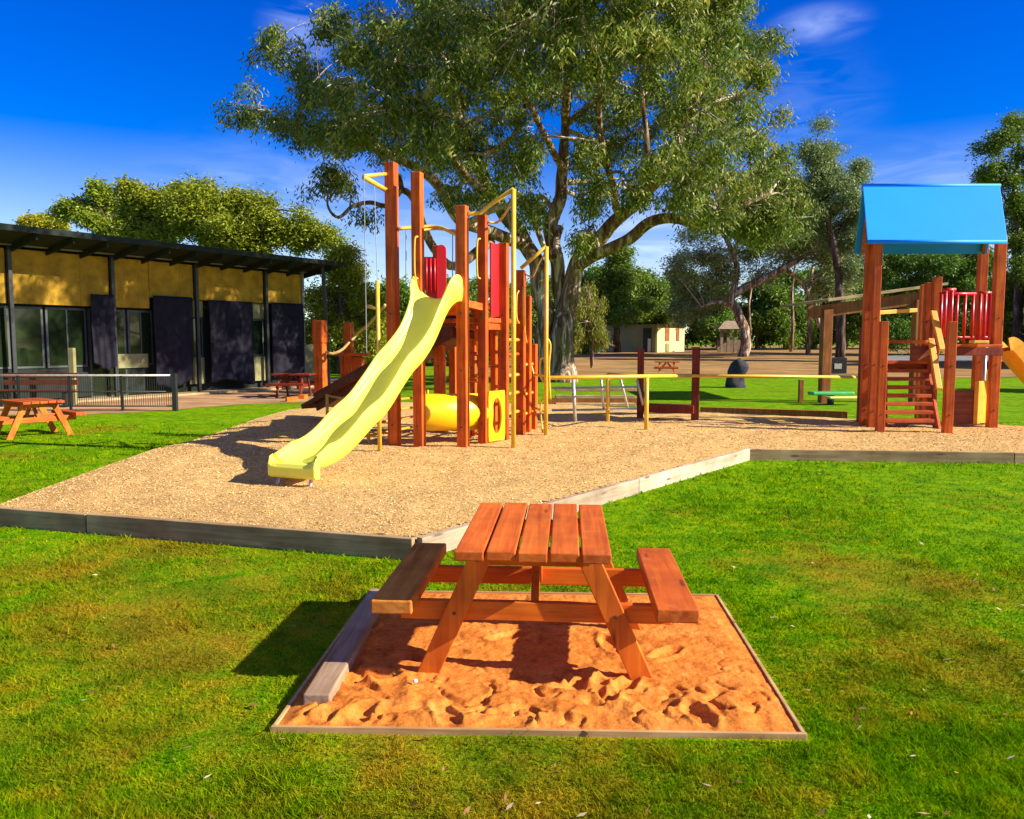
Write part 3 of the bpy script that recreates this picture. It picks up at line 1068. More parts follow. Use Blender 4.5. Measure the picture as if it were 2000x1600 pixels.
# wavy slide: centreline and half width from top to foot
ctrl = [(852, 552, b3.y - .02), (822, 566, b3.y - .20), (802, 592, 11.05), (790, 622, 10.88), (768, 655, 10.66), (742, 690, 10.46), (727, 722, 10.30),
        (706, 760, 10.08), (678, 800, 9.82), (650, 838, 9.58), (622, 872, 9.32), (600, 896, 9.06), (576, 914, 8.86)]


def catmull(pts, n):
    out = []
    pts = [Vector(p) for p in pts]
    pts = [pts[0] * 2 - pts[1]] + pts + [pts[-1] * 2 - pts[-2]]
    for i in range(1, len(pts) - 2):
        for k in range(n):
            t = k / n
            a, b, c, d = pts[i - 1], pts[i], pts[i + 1], pts[i + 2]
            out.append(0.5 * ((2 * b) + (c - a) * t + (2 * a - 5 * b + 4 * c - d) * t * t + (3 * b - a - 3 * c + d) * t ** 3))
    out.append(pts[-2])
    return out


# the chute lies in one vertical plane from the deck (front edge) to its foot
top_c = Vector(((b2.x + b3.x) / 2 + .02, b3.y + .10, DZ + .03))
foot_c = G(578, 957, MZ)
foot_c.z = 0
hd = Vector((foot_c.x - top_c.x, foot_c.y - top_c.y, 0))
run = hd.length
hd.normalize()
side = Vector((-hd.y, hd.x, 0))
zf = P(578, 905, foot_c.y).z
prof = [(0.00, 0.00), (0.05, 0.005), (0.10, -0.07), (0.20, -0.285), (0.30, -0.435), (0.39, -0.530), (0.48, -0.645), (0.58, -0.780), (0.67, -0.862), (0.76, -0.948), (0.85, -1.010), (0.93, -1.04), (1.0, -1.04)]
hgt = top_c.z - zf
pts = []
for (u, w) in prof:
    pts.append(Vector((top_c.x, top_c.y, 0)) + hd * (u * run) + Vector((0, 0, top_c.z + w / 1.04 * hgt)))
path = catmull(pts, 7)
n = len(path)
prof_x = []
cross = []
HW, SD = 0.245, 0.19
K = 12
for k in range(K + 1):
    an = math.pi * k / K
    cx_ = -math.cos(an) * HW
    cz_ = SD * (1 - math.sin(an) ** 0.75)
    cross.append((cx_, cz_))
lip = 0.040
outer = [(-HW - lip, SD - .005), (-HW - lip - .012, SD - .10), (-HW - lip - .005, -.035), (-HW * .5, -.05), (0, -.055), (HW * .5, -.05), (HW + lip + .005, -.035), (HW + lip + .012, SD - .10), (HW + lip, SD - .005)]
full = [(-HW - lip + .01, SD + .012)] + cross[:] + [(HW + lip - .01, SD + .012)] + list(reversed(outer))
mlen = len(full)
g = MB()
for i, p in enumerate(path):
    d = (path[min(i + 1, n - 1)] - path[max(i - 1, 0)]).normalized()
    up = side.cross(d)
    if up.z < 0: up = -up
    t = i / (n - 1)
    # side walls rise at the entrance and sweep out over the hump
    wall = 0.92 + 0.62 * math.exp(-((t - 0.075) / 0.055) ** 2) + 0.08 * math.sin(t * 21)
    wd = 0.87 + 0.02 * math.sin(t * 25) + 0.13 * min(1, max(0, (t - .8) / .2)) + 0.34 * math.exp(-((t - .06) / .09) ** 2)
    if t < 0.03: wall *= 0.75
    if t > .90: wall *= 1 - .55 * (t - .90) / .10
    for (x, z) in full:
        zz = z * wall if z > 0 else z
        g.v.append(tuple(p + side * (x * wd) + up * zz))
for i in range(n - 1):
    for j in range(mlen):
        a = i * mlen + j
        b = i * mlen + (j + 1) % mlen
        g.f.append((a, b, b + mlen, a + mlen))
g.f.append(tuple(range(mlen)))
g.f.append(tuple((n - 1) * mlen + j for j in reversed(range(mlen))))
sl = g.build('slide', M['slide'], tw, smooth=True)
# rolled front lip at the foot of the slide
pe = path[-1]
g = MB()
lipv = []
for j, s in enumerate(np.linspace(-1, 1, 13)):
    c_ = pe + side * (s * (HW + lip + .015))
    up_ = SD * .45 * abs(s) ** 9
    for (dx, dz) in ((-.02, .012 + up_), (.05, .004 + up_ * .8), (.08, -.04 + up_ * .5), (.08, -.125), (.05, -.155), (-.02, -.155)):
        lipv.append(c_ + hd * dx + Vector((0, 0, dz)))
fs = []
for j in range(12):
    for k in range(6):
        a = j * 6 + k
        b = j * 6 + (k + 1) % 6
        fs.append((a, a + 6, b + 6, b))
fs.append((0, 1, 2, 3, 4, 5))
fs.append(tuple(12 * 6 + k for k in (5, 4, 3, 2, 1, 0)))
g.add(lipv, fs).build('slide_foot', M['slide'], tw, smooth=False, bev=0.012)
for s in (-1, 1):
    a = pe + side * (s * 0.20) + Vector((0, 0, -.10))
    MB().tube([a, a + hd * (.06) + side * (s * .02) + Vector((0, 0, -(a.z - MZ) - .05))], 0.019, 8).build('slide_leg', M['galv'], tw, smooth=True)

# yellow tunnel low in the tower
tl = P(828, 806, b2.y + .35)
tr_ = P(958, 806, b4.y + .25)
tl = Vector((tl.x, tl.y, 0))
tr_ = Vector((tr_.x, tr_.y, 0))
zc = (P(890, 770, b3.y + .4).z + P(890, 843, b3.y + .4).z) / 2
rt = (P(890, 770, b3.y + .4).z - P(890, 843, b3.y + .4).z) / 2
g = MB()
ax = (tr_ - tl).normalized()
pl = Vector((-ax.y, ax.x, 0))
ringo = []
nr_ = 32
for (u, rr) in ((-.02, rt), (0, rt * 1.0), ((tr_ - tl).length, rt), ((tr_ - tl).length, rt - .02), (0, rt - .02), (-.02, rt - .02)):
    for k in range(nr_):
        an = 2 * math.pi * k / nr_
        g.v.append(tuple(tl + ax * u + pl * (rr * math.cos(an)) + Vector((0, 0, zc + rr * math.sin(an)))))
for i in range(5):
    for k in range(nr_):
        a = i * nr_ + k
        b = i * nr_ + (k + 1) % nr_
        g.f.append((a, b, b + nr_, a + nr_))
g.build('tunnel', M['tube'], tw, smooth=True)


def holed_panel(c, u, z0, z1, hw, hr_u, hr_z, th, name, parent):
    """vertical rectangular panel centred at c along direction u with an oval hole"""
    u = Vector(u).normalized()
    nn = Vector((-u.y, u.x, 0)) * th / 2
    m_ = 40
    zc_ = (z0 + z1) / 2
    vs = []
    for s in (-1, 1):
        for ring in (0, 1):
            for k in range(m_):
                an = 2 * math.pi * k / m_
                ca, sa = math.cos(an), math.sin(an)
                if ring == 0:
                    x, z = hr_u * ca, hr_z * sa
                else:
                    q = 1 / max(abs(ca) / hw, abs(sa) / ((z1 - z0) / 2))
                    x, z = q * ca, q * sa
                vs.append(Vector((c[0], c[1], zc_ + z)) + u * x + nn * s)
    fs = []
    for k in range(m_):
        k2 = (k + 1) % m_
        fs.append((k, m_ + k, m_ + k2, k2))
        fs.append((2 * m_ + k2, 3 * m_ + k2, 3 * m_ + k, 2 * m_ + k))
        fs.append((k2, 2 * m_ + k2, 2 * m_ + k, k))
        fs.append((m_ + k, 3 * m_ + k, 3 * m_ + k2, m_ + k2))
    return MB().add(vs, fs).build(name, M['tube'], parent)


eN, eF = P(953, 800, b4.y - .02), P(985, 800, b5.y - .16)
uu = Vector((eF.x - eN.x, eF.y - eN.y, 0))
z0_, z1_ = P(955, 862, b4.y + .05).z, P(955, 764, b4.y + .05).z
holed_panel(((eN.x + eF.x) / 2, (eN.y + eF.y) / 2), uu, z0_, z1_, uu.length / 2, uu.length * .30, (z1_ - z0_) * .36, 0.03, 'tunnel_end', tw)
MB().box((tl.x - .0, tl.y, (z1_ + zc) / 2), (.03, rt * 2.2, z1_ - zc), -.1).build('tunnel_end', M['tube'], tw, bev=.008)

# brackets, cables, rails and poles of the tower
tip = P(711, 344, b1.y - .85)
pb_ = Vector((b1.x - .06, b1.y, P(765, 340, b1.y).z))
pb2 = Vector((b1.x - .06, b1.y, P(765, 373, b1.y).z))
g = MB()
g.tube([pb_, tip], 0.026, 8)
g.tube([pb2, tip + Vector((0, 0, -.02))], 0.034, 8)
g.build('bracket', M['yel'], tw, smooth=True)
pole_b = G(742, 890, MZ)
pole_t = P(738, 548, pole_b.y)
MB().tube([(pole_b.x, pole_b.y, MZ - .05), (pole_b.x, pole_b.y, pole_t.z)], 0.028, 10).build('pole', M['yel'], tw, smooth=True)
arm = P(718, 598, pole_b.y + .1)
MB().tube([(pole_b.x, pole_b.y, P(738, 603, pole_b.y).z), arm], 0.024, 8).build('pole_arm', M['yel'], tw, smooth=True)
g = MB()
g.tube([(pole_b.x, pole_b.y, pole_t.z), tip.lerp(pb2, .42)], 0.006, 6)
g.tube([tip, P(716, 690, tip.y)], 0.006, 6)
g.build('cable', M['cable'], tw)
# curved yellow hand loops and rails
r0 = Vector((b1.x + .08, b1.y, P(790, 447, b1.y).z))
r1 = P(850, 443, b1.y + .25)
r2 = Vector((b3.x - .08, b3.y + .02, P(890, 458, b3.y).z))
MB().tube(catmull([r0, r1, r2], 8), 0.026, 8).build('top_rail', M['yel'], tw, smooth=True)
r1b = P(850, 447, b1.y + .5)
MB().tube(catmull([r0 + Vector((.2, .3, 0)), r1b, r2 + Vector((0, .1, .06))], 8), 0.020, 8).build('top_rail', M['yel'], tw, smooth=True)
g = MB()
for (px, y0_, y1_, Y) in ((793, 450, 548, 11.9), (884, 452, 545, 11.9), (890, 460, 545, 12.1)):
    g.tube([P(px, y0_, Y), P(px, y1_, Y)], 0.008, 6)
g.build('rope_line', M['cable'], tw)
for (px, ya_, yb_, Y) in ((816, 462, 545, b2.y - .13), (938, 466, 545, b4.y - .16), (948, 600, 640, b4.y + .1)):
    a, b = P(px, ya_, Y), P(px, yb_, Y)
    c1 = P(px - 6, ya_ + 8, Y - .03)
    c2 = P(px - 6, yb_ - 10, Y - .03)
    MB().tube(catmull([a, c1, c2, b], 6), 0.014, 8).build('hand_loop', M['yel'], tw, smooth=True)
# two yellow arches on the right
y1b, y2b = G(1003, 884, MZ), G(1066, 858, MZ)
y1t, y2t = P(1003, 370, y1b.y), P(1067, 482, y2b.y)
MB().tube([(y1b.x, y1b.y, MZ - .05), (y1b.x, y1b.y, y1t.z)], 0.034, 12).build('arch_pole', M['yel'], tw, smooth=True)
MB().tube([y1t, P(960, 398, (y1b.y + b4.y) / 2), P(938, 416, b4.y - .25), Vector((b3.x + .08, b3.y, P(912, 418, b3.y).z))], 0.030, 10).build('arch_bar', M['yel'], tw, smooth=True)
MB().tube(catmull([y1t + Vector((0, 0, -.1)), P(990, 412, y1b.y + .1), P(972, 434, b4.y), Vector((b4.x + .08, b4.y, P(950, 434, b4.y).z))], 6), 0.018, 8).build('arch_brace', M['rope'], tw, smooth=True)
MB().tube([(y2b.x, y2b.y, MZ - .05), (y2b.x, y2b.y, y2t.z)], 0.034, 12).build('arch_pole', M['yel'], tw, smooth=True)
MB().tube([y2t, Vector((b6.x, b6.y - .08, P(1012, 524, b6.y - .08).z))], 0.030, 10).build('arch_bar', M['yel'], tw, smooth=True)
MB().tube(catmull([y2t + Vector((0, 0, -.08)), P(1052, 515, y2b.y + .1), P(1040, 540, b6.y), Vector((b6.x + .07, b6.y, P(1024, 535, b6.y).z))], 6), 0.015, 8).build('arch_brace', M['rope'], tw, smooth=True)
# long yellow hand curve between posts six and seven, and looped grips
MB().tube(catmull([P(1022, 560, b6.y - .1), P(1024, 640, b6.y - .06), P(1032, 690, b7.y - .1), P(1043, 735, b7.y - .1)], 8), 0.018, 8).build('hand_curve', M['yel'], tw, smooth=True)
MB().tube(catmull([P(1013, 568, b6.y - .15), P(1009, 580, b6.y - .18), P(1009, 620, b6.y - .18), P(1014, 632, b6.y - .15)], 6), 0.014, 8).build('hand_loop', M['yel'], tw, smooth=True)
MB().tube(catmull([P(1066, 700, y2b.y), P(1056, 702, y2b.y + .03), P(1055, 730, y2b.y + .03), P(1061, 745, y2b.y)], 6), 0.018, 8).build('hand_loop', M['yel'], tw, smooth=True)
MB().tube(catmull([P(1068, 660, y2b.y), P(1075, 675, y2b.y), P(1072, 720, y2b.y), P(1075, 780, y2b.y)], 6), 0.016, 8).build('hand_loop', M['yel'], tw, smooth=True)
MB().tube(catmull([P(1066, 775, y2b.y), P(1056, 790, y2b.y + .1), P(1058, 830, y2b.y + .1), P(1060, 845, y2b.y)], 6), 0.016, 8).build('hand_loop', M['yel'], tw, smooth=True)
# rungs between the posts on the right
rungs = [(b5, b6, 664), (b5, b6, 692), (b5, b6, 768), (b5, b6, 806), (b6, b7, 712), (b6, b7, 769), (b6, b7, 807), (b5, b6, 733)]
for (a, b, py) in rungs:
    za = P(1000, py, (a.y + b.y) / 2).z
    MB().tube([(a.x, a.y, za), (b.x, b.y, za)], 0.026, 8).build('rung', M['yel2'] if py != 692 else M['postx'], tw, smooth=True)
zr = P(1050, 736, y2b.y).z
MB().tube([(b7.x, b7.y, zr), (y2b.x, y2b.y, zr)], 0.020, 8).build('rung', M['yel'], tw, smooth=True)
zr = P(1050, 805, y2b.y).z
MB().tube([(b7.x, b7.y, zr), (y2b.x, y2b.y, zr)], 0.020, 8).build('rung', M['yel'], tw, smooth=True)
# steep steps and struts behind posts three to five
for k, py in enumerate((600, 640, 690, 742)):
    a = P(922, py, b3.y + .35)
    b = P(944, py + 4, b4.y + .3)
    MB().bar(a, b, 0.16, 0.045).build('step', M['tread'], tw, bev=.005)
for (xa_, ya_, xb_, yb_, Y) in ((924, 595, 948, 770, 12.1), (962, 630, 966, 770, 13.2), (972, 700, 970, 850, 13.6), (950, 620, 926, 860, 13.0)):
    MB().bar(P(xa_, ya_, Y), P(xb_, yb_, Y), 0.08, 0.06).build('strut', M['post'], tw, bev=.005)
MB().bar(P(958, 640, 12.7), P(984, 640, 12.9), .04, .08).build('strut', M['postx'], tw, bev=.005)
for (px, py0, py1) in ((957, 645, 690), (968, 645, 690)):
    MB().bar(P(px, py0, 12.9), P(px, py1, 12.9), .05, .04).build('strut', M['post'], tw, bev=.005)
# dark boarded ramp descending behind the slide
ra, rb = P(888, 652, 12.9), P(628, 792, 15.6)
dirn = (rb - ra).normalized()
g = MB()
g.bar(ra, rb, 0.9, 0.09)
g.bar(ra + Vector((0, -.46, .10)), rb + Vector((0, -.46, .10)), 0.05, 0.34)
g.bar(ra + Vector((0, .46, .10)), rb + Vector((0, .46, .10)), 0.05, 0.34)
g.build('ramp', M['ramp'], tw, bev=.008)
post(tw, 700, 846, 762, 14, rz=0, m='red_post')
# arch shaped boards under the deck
for (px0, px1, py0, py1) in ((830, 893, 612, 634),):
    a, b = P(px0, (py0 + py1) / 2, 12.3), P(px1, (py0 + py1) / 2, 12.3)
    MB().bar(a, b, .05, .24).build('deck_skirt', M['ramp'], tw, bev=.006)

# low yellow climbing ladder behind the slide foot
lad = thing('climbing_ladder', 'low yellow ladder frame on the mulch behind the slide', 'ladder', G(712, 868, MZ))
la, lb, lc = G(640, 846, MZ), G(720, 872, MZ), G(812, 852, MZ)
for p in (la, lb, lc):
    MB().tube([(p.x, p.y, MZ - .04), (p.x, p.y, MZ + .66)], .026, 8).build('post', M['yel'], lad, smooth=True)
for (a, b) in ((la, lb), (lb, lc)):
    for zz in (.16, .33, .48, .64):
        MB().tube([(a.x, a.y, MZ + zz), (b.x, b.y, MZ + zz)], .020, 8).build('rung', M['yel2'], lad, smooth=True)

# ------------------------------------------------------------------ rope posts left of the tower
for (px, pb3, pt3, lab, bp) in ((627, 770, 626, 'orange timber post with capped top beside the corner of the pavilion', .31), (683, 765, 630, 'orange timber post with ledge, seen left of the slide', .26)):
    b = G(px, pb3, 0.05)
    t = thing('rope_post', lab, 'post', (b.x, b.y, 0), 'orange posts with a slack rope')
    zt = P(px, pt3, b.y).z
    MB().box((b.x, b.y, (zt + .0) / 2), (bp, bp, zt), -.25).build('shaft', M['post'], t, bev=.02)
    if px == 627:
        MB().box((b.x, b.y, zt - .35), (bp * 1.18, bp * 1.18, .72), -.25).build('cap', M['post'], t, bev=.05)
        MB().box((b.x + .35, b.y, .16), (.7, .4, .16), -.25).build('foot_block', M['postx'], t, bev=.02)
    else:
        zz = P(px, 692, b.y).z
        MB().box((b.x + .15, b.y - .1, zz), (1.0, .5, .10), -.25).build('ledge', M['postx'], t, bev=.02)
        MB().box((b.x + .1, b.y + .05, zz / 2 - .03), (.75, .3, zz - .1), -.25).build('lower_panel', M['post'], t, bev=.02)
ra_ = G(627, 770, .05).y - .3
g = MB().tube(catmull([P(636, 687, ra_), P(650, 691, ra_), P(668, 683, ra_ + .1), P(682, 668, ra_ + .2)], 8), .045, 8)
g.tube(catmull([P(686, 665, ra_), P(700, 650, ra_), P(722, 632, ra_ - 1), P(752, 596, ra_ - 2)], 8), .045, 8)
tag(g.build('rope', M['rope'], smooth=True), 'thick tan rope slung from the orange posts up towards the tower', 'rope')

# ------------------------------------------------------------------ yellow rail, red posts and pipe frame in the middle
rp = thing('red_post_frame', 'pair of dark red timber posts joined by a low beam', 'posts', G(1300, 824, MZ))
post(rp, 1250, 822, 681, 16, m='red_post', rz=-.2)
post(rp, 1357, 826, 678, 19, m='red_post', rz=-.2)
bb1, bb2 = G(1250, 822, MZ), G(1357, 826, MZ)
MB().bar((bb1.x, bb1.y + .02, MZ + .26), (bb2.x, bb2.y + .02, MZ + .26), .34, .16).build('low_beam', M['red_post'], rp, bev=.01)
yr = thing('yellow_rail', 'long yellow pipe rail running from the tower past the red posts', 'rail', G(1262, 844, MZ))
ra1, ra2, ra3 = G(1262, 844, MZ), G(1187, 830, MZ), G(1480, 822, MZ)
zr_ = P(1262, 735, ra1.y).z
g = MB().tube([(y2b.x, y2b.y, zr_ + .02), (ra2.x, ra1.y - .2, zr_), (ra1.x, ra1.y, zr_), P(1348, 734, bb2.y - .15)], .034, 10)
g.tube([P(1348, 734, bb2.y - .15), P(1500, 735, 15.6), P(1684, 737, 16.2)], .030, 10)
g.build('handrail', M['yel'], yr, smooth=True)
for p in (ra1, ra2):
    MB().tube([(p.x, p.y, MZ - .04), (p.x, p.y, zr_)], .036, 10).build('support', M['yel'], yr, smooth=True)
MB().tube([(ra2.x, ra2.y, zr_ - .004), (ra1.x, ra1.y, zr_ - .004)], .02, 8).build('cross_rail', M['yel'], yr, smooth=True)

pfm = thing('pipe_frame', 'low pale metal pipe frame between the tower and the red posts', 'frame', G(1160, 822, MZ))
a0, a1 = G(1078, 818, MZ), G(1245, 815, MZ)
for zz in (.17, .62):
    MB().tube([(a0.x, a0.y, MZ + zz), (a1.x, a1.y, MZ + zz)], .022, 8).build('rail', M['galv'], pfm, smooth=True)
q = G(1124, 830, MZ)
MB().tube([(q.x, q.y, MZ - .04), (q.x - .05, q.y, MZ + .85)], .034, 8).build('upright', M['galv'], pfm, smooth=True)
for (x0_, x1_) in ((1212, 1229), (1174, 1180)):
    a, b = P(x0_, 742, 17.5), G(x1_, 803, MZ)
    MB().tube([a, (b.x, b.y, MZ - .04)], .028, 8).build('upright', M['galv'], pfm, smooth=True)
a, b = P(1244, 742, 15.0), P(1256, 792, 15.0)
MB().tube([a, b], .022, 8).build('upright', M['galv'], pfm, smooth=True)

# dark slatted bench seating beneath the big tree
bs = thing('log_bench', 'weathered slatted seat in the shade between tower and pipe frame', 'bench', G(1150, 808, 0))
for k, (py, dp) in enumerate(((768, 0), (776, .35), (786, .7))):
    a, b = G(1085, 800 - k * 5), G(1240, 800 - k * 5)
    zz = .12 + .14 * k
    MB().bar((a.x, a.y, zz), (b.x, b.y, zz), .28, .08).build('slat', M['sleeper'], bs, bev=.01)
MB().box(((a.x + b.x) / 2, a.y - .3, .10), (2.6, .12, .2)).build('bearer', M['brown_timber'], bs)

# stump on the far lawn
st = G(1440, 757)
g = MB()
nn_, mm_ = 11, 18
vs = []
for i in range(nn_):
    t = i / (nn_ - 1)
    z = 1.02 * t
    r = (0.37 - 0.06 * t) * (math.sqrt(max(0.02, 1 - max(0, (t - .72) / .29) ** 2)))
    if t > .55 and t < .97: r *= 1.06
    for j in range(mm_):
        an = 2 * math.pi * j / mm_
        q = r * (1 + .55 * mnoise.noise(Vector((math.cos(an) * 1.3, math.sin(an) * 1.3, z * 1.9))))
        vs.append((q * math.cos(an), q * math.sin(an) * .9, z + .04 * t * math.cos(an + 1)))
fs = [(i * mm_ + j, i * mm_ + (j + 1) % mm_, (i + 1) * mm_ + (j + 1) % mm_, (i + 1) * mm_ + j) for i in range(nn_ - 1) for j in range(mm_)]
fs.append(tuple((nn_ - 1) * mm_ + j for j in range(mm_)))
o = g.add(vs, fs).build('stump', M['stone'], smooth=True)
o.location = (st.x, st.y, 0)
tag(o, 'dark rounded tree stump standing on the far lawn', 'stump')

# green seesaw seat near the fort
gs = G(1622, 790)
t = thing('spring_seat', 'low green and yellow seat on the grass left of the fort', 'play seat', (gs.x, gs.y, 0))
MB().box((gs.x, gs.y, .30), (1.15, .35, .09), .1).build('seat', M['greenpl'], t, bev=.03)
MB().box((gs.x + .25, gs.y - .25, .20), (.9, .25, .06), .1).build('foot_plate', M['paleplastic'], t, bev=.02)
MB().tube([(gs.x, gs.y, 0), (gs.x, gs.y, .26)], .09, 10).build('stem', M['black'], t)
MB().box((gs.x - .62, gs.y + .5, .32), (.12, .12, .62)).build('end_post', M['brown_timber'], t, bev=.01)

# ------------------------------------------------------------------ timber shelter behind the fort
sh = thing('timber_shelter', 'brown timber shelter with sloping beam left of the blue roof', 'shelter', G(1625, 772, 0))
Ys = 22.0
for (px, pt) in ((1615, 602), (1795, 585)):
    a = P(px, pt, Ys)
    MB().box((a.x, Ys, a.z / 2 - .02), (.26, .26, a.z), 0).build('post', M['brown_timber'], sh, bev=.015)
a, b = P(1578, 612, Ys), P(1800, 582, Ys)
MB().bar(a, b, .10, .34).build('beam', M['brown_timber'], sh, bev=.01)
a, b = P(1572, 598, Ys + 1.5), P(1788, 568, Ys + 1.5)
sh_r = MB()
sh_r.add([a + Vector((0, -1.75, .05)), b + Vector((0, -1.75, .05)), b + Vector((0, 2.2, .05)), a + Vector((0, 2.2, .05)),
          a + Vector((0, -1.75, .12)), b + Vector((0, -1.75, .12)), b + Vector((0, 2.2, .12)), a + Vector((0, 2.2, .12))],
         [(3, 2, 1, 0), (4, 5, 6, 7), (0, 1, 5, 4), (1, 2, 6, 5), (2, 3, 7, 6), (3, 0, 4, 7)])
sh_r.build('roof', M['sleeper'], sh)
zz = P(1700, 735, Ys).z
MB().bar(P(1615, 735, Ys - .05), P(1690, 733, Ys - .05), .05, .12).build('rail', M['sleeper'], sh)

# tyre / box seen beside the shelter post
tb = G(1633, 736)
t = thing('black_bin', 'small black bin standing behind the shelter post', 'bin', (tb.x, tb.y, 0))
MB().box((tb.x, tb.y, .45), (.75, .6, .9)).build('body', M['rubber'], t, bev=.03)
MB().box((tb.x - .05, tb.y - .305, .50), (.34, .02, .25)).build('opening_plate', M['galv'], t, bev=.004)

# ------------------------------------------------------------------ play fort with blue roof
fort = thing('play_fort', 'timber play fort with bright blue pitched roof, stairs and red rails', 'play fort', G(1780, 850, MZ))
RF = -0.15
post(fort, 1686, 838, 473, 20, rz=RF)
post(fort, 1701, 842, 473, 18, rz=RF)
post(fort, 1718, 850, 628, 19, rz=RF)
post(fort, 1849, 852, 628, 21, rz=RF)
post(fort, 1936, 840, 462, 22, rz=RF)
post(fort, 1904, 822, 462, 20, rz=RF)
post(fort, 1679, 828, 640, 14, rz=RF, m='red_post')
post(fort, 1818, 822, 541, 19, rz=RF)
post(fort, 1803, 820, 552, 18, rz=RF)
post(fort, 1792, 816, 556, 12, rz=RF)
fy = G(1780, 840, MZ).y
# roof: gable with its ridge running left to right
eYf, rY, eYb = fy - .35, fy + .55, fy + 1.45
A_ = [P(1694, 471, eYf), P(1968, 466, eYf), P(1953, 359, rY), P(1685, 363, rY)]
zE = (A_[0].z + A_[1].z) / 2
zR = (A_[2].z + A_[3].z) / 2
x0f, x1f, x0r, x1r = A_[0].x, A_[1].x, A_[3].x, A_[2].x
x0b, x1b = x0r + (x0r - x0f), x1r + (x1r - x1f)
th = .05
for (nm, e0, e1, ey) in (('roof_slope', x0f, x1f, eYf), ('roof_slope', x0b, x1b, eYb)):
    nseg = 6
    vs = []
    for dz in (0, -th):
        for k in range(nseg + 1):
            u = k / nseg
            sag = -.035 * math.sin(math.pi * u)
            vs.append((e0 + (x0r - e0) * u, ey + (rY - ey) * u, zE + (zR - zE) * u + sag * 0 + dz))
            vs.append((e1 + (x1r - e1) * u, ey + (rY - ey) * u, zE + (zR - zE) * u + sag * 0 + dz))
    k_ = 2 * (nseg + 1)
    fs = []
    for k in range(nseg):
        a = 2 * k
        fs.append((a, a + 1, a + 3, a + 2))
        fs.append((k_ + a, k_ + a + 2, k_ + a + 3, k_ + a + 1))
        fs.append((a, a + 2, k_ + a + 2, k_ + a))
        fs.append((a + 1, k_ + a + 1, k_ + a + 3, a + 3))
    fs.append((0, k_, k_ + 1, 1))
    MB().add(vs, fs).build(nm, M['blue'], fort, bev=.008)
# rolled front hem of the roof
MB().tube([(x0f + .02, eYf, zE - .035), (x1f - .02, eYf, zE - .035)], .035, 10).build('roof_hem', M['blue'], fort, smooth=True)
MB().tube([(x0r, rY, zR - .02), (x1r, rY, zR - .02)], .04, 10).build('roof_ridge', M['blue'], fort, smooth=True)
for e, r_, bx_ in ((x0f + .12, x0r + .12, x0b + .12), (x1f - .12, x1r - .12, x1b - .12)):
    g = MB()
    g.bar((e, eYf + .08, zE - .03), (r_, rY, zR - .14), .05, .09)
    g.bar((bx_, eYb - .08, zE - .03), (r_, rY, zR - .14), .05, .09)
    g.build('rafter', M['brown_timber'], fort)
# deck
fd = P(1890, 672, fy).z
d0, d1 = P(1856, 674, fy - .1), P(1942, 674, fy + .05)
MB().box(((d0.x + d1.x) / 2, fy + .35, fd - .03), (d1.x - d0.x, 1.1, .05)).build('deck', M['postx'], fort, bev=.006)
MB().bar((d0.x, fy - .2, fd - .13), (d1.x, fy - .2, fd - .13), .05, .14).build('deck_beam', M['red_post'], fort, bev=.006)
l0, l1 = P(1788, 668, fy), P(1818, 664, fy)
MB().box(((l0.x + l1.x) / 2, fy + .5, P(1800, 668, fy).z), (l1.x - l0.x + .1, 1.0, .06)).build('landing', M['postx'], fort, bev=.006)
MB().box(((l0.x + l1.x) / 2, fy + .05, P(1800, 690, fy).z), (l1.x - l0.x + .1, .06, .26)).build('landing_skirt', M['ramp'], fort, bev=.006)
# red rail with balusters
z0b, z1b = fd + .02, P(1890, 566, fy).z
for (xa_, xb_, yy) in ((1838, 1900, fy + .9), (1914, 1934, fy + .6), (1858, 1898, fy - .05)):
    pa_, pb_2 = P(xa_, 600, yy), P(xb_, 600, yy)
    nb = max(2, int((pb_2.x - pa_.x) / .13))
    if xa_ == 1858: continue
    for k in range(nb + 1):
        xx = pa_.x + (pb_2.x - pa_.x) * k / nb
        MB().tube([(xx, yy, z0b), (xx, yy, z1b - .03)], .028, 8).build('baluster', M['red'], fort, smooth=True)
    MB().tube([(pa_.x - .04, yy, z1b - .02), (pb_2.x + .04, yy, z1b - .02)], .030, 8).build('rail', M['red'], fort, smooth=True)
    MB().tube([(pa_.x - .04, yy, z0b + .1), (pb_2.x + .04, yy, z0b + .1)], .024, 8).build('rail', M['red'], fort, smooth=True)
pp_ = P(1925, 620, fy + .7)
MB().box((pp_.x + .03, fy + .62, (z0b + z1b) / 2), (.22, .03, z1b - z0b)).build('side_panel', M['red'], fort, bev=.006)
# near red baluster pair by the stairs
for px in (1846, 1858):
    q = P(px, 600, fy - .12)
    MB().tube([(q.x, q.y, P(px, 660, fy - .12).z), (q.x, q.y, P(px, 566, fy - .12).z)], .030, 8).build('baluster', M['red'], fort, smooth=True)
q0, q1 = P(1843, 567, fy - .12), P(1866, 566, fy - .12)
MB().tube([q0, q1], .034, 8).build('rail', M['red'], fort, smooth=True)
q = P(1912, 668, fy - .3)
MB().box((q.x, q.y, q.z), (.26, .16, .05)).build('yellow_bracket', M['yel'], fort, bev=.01)
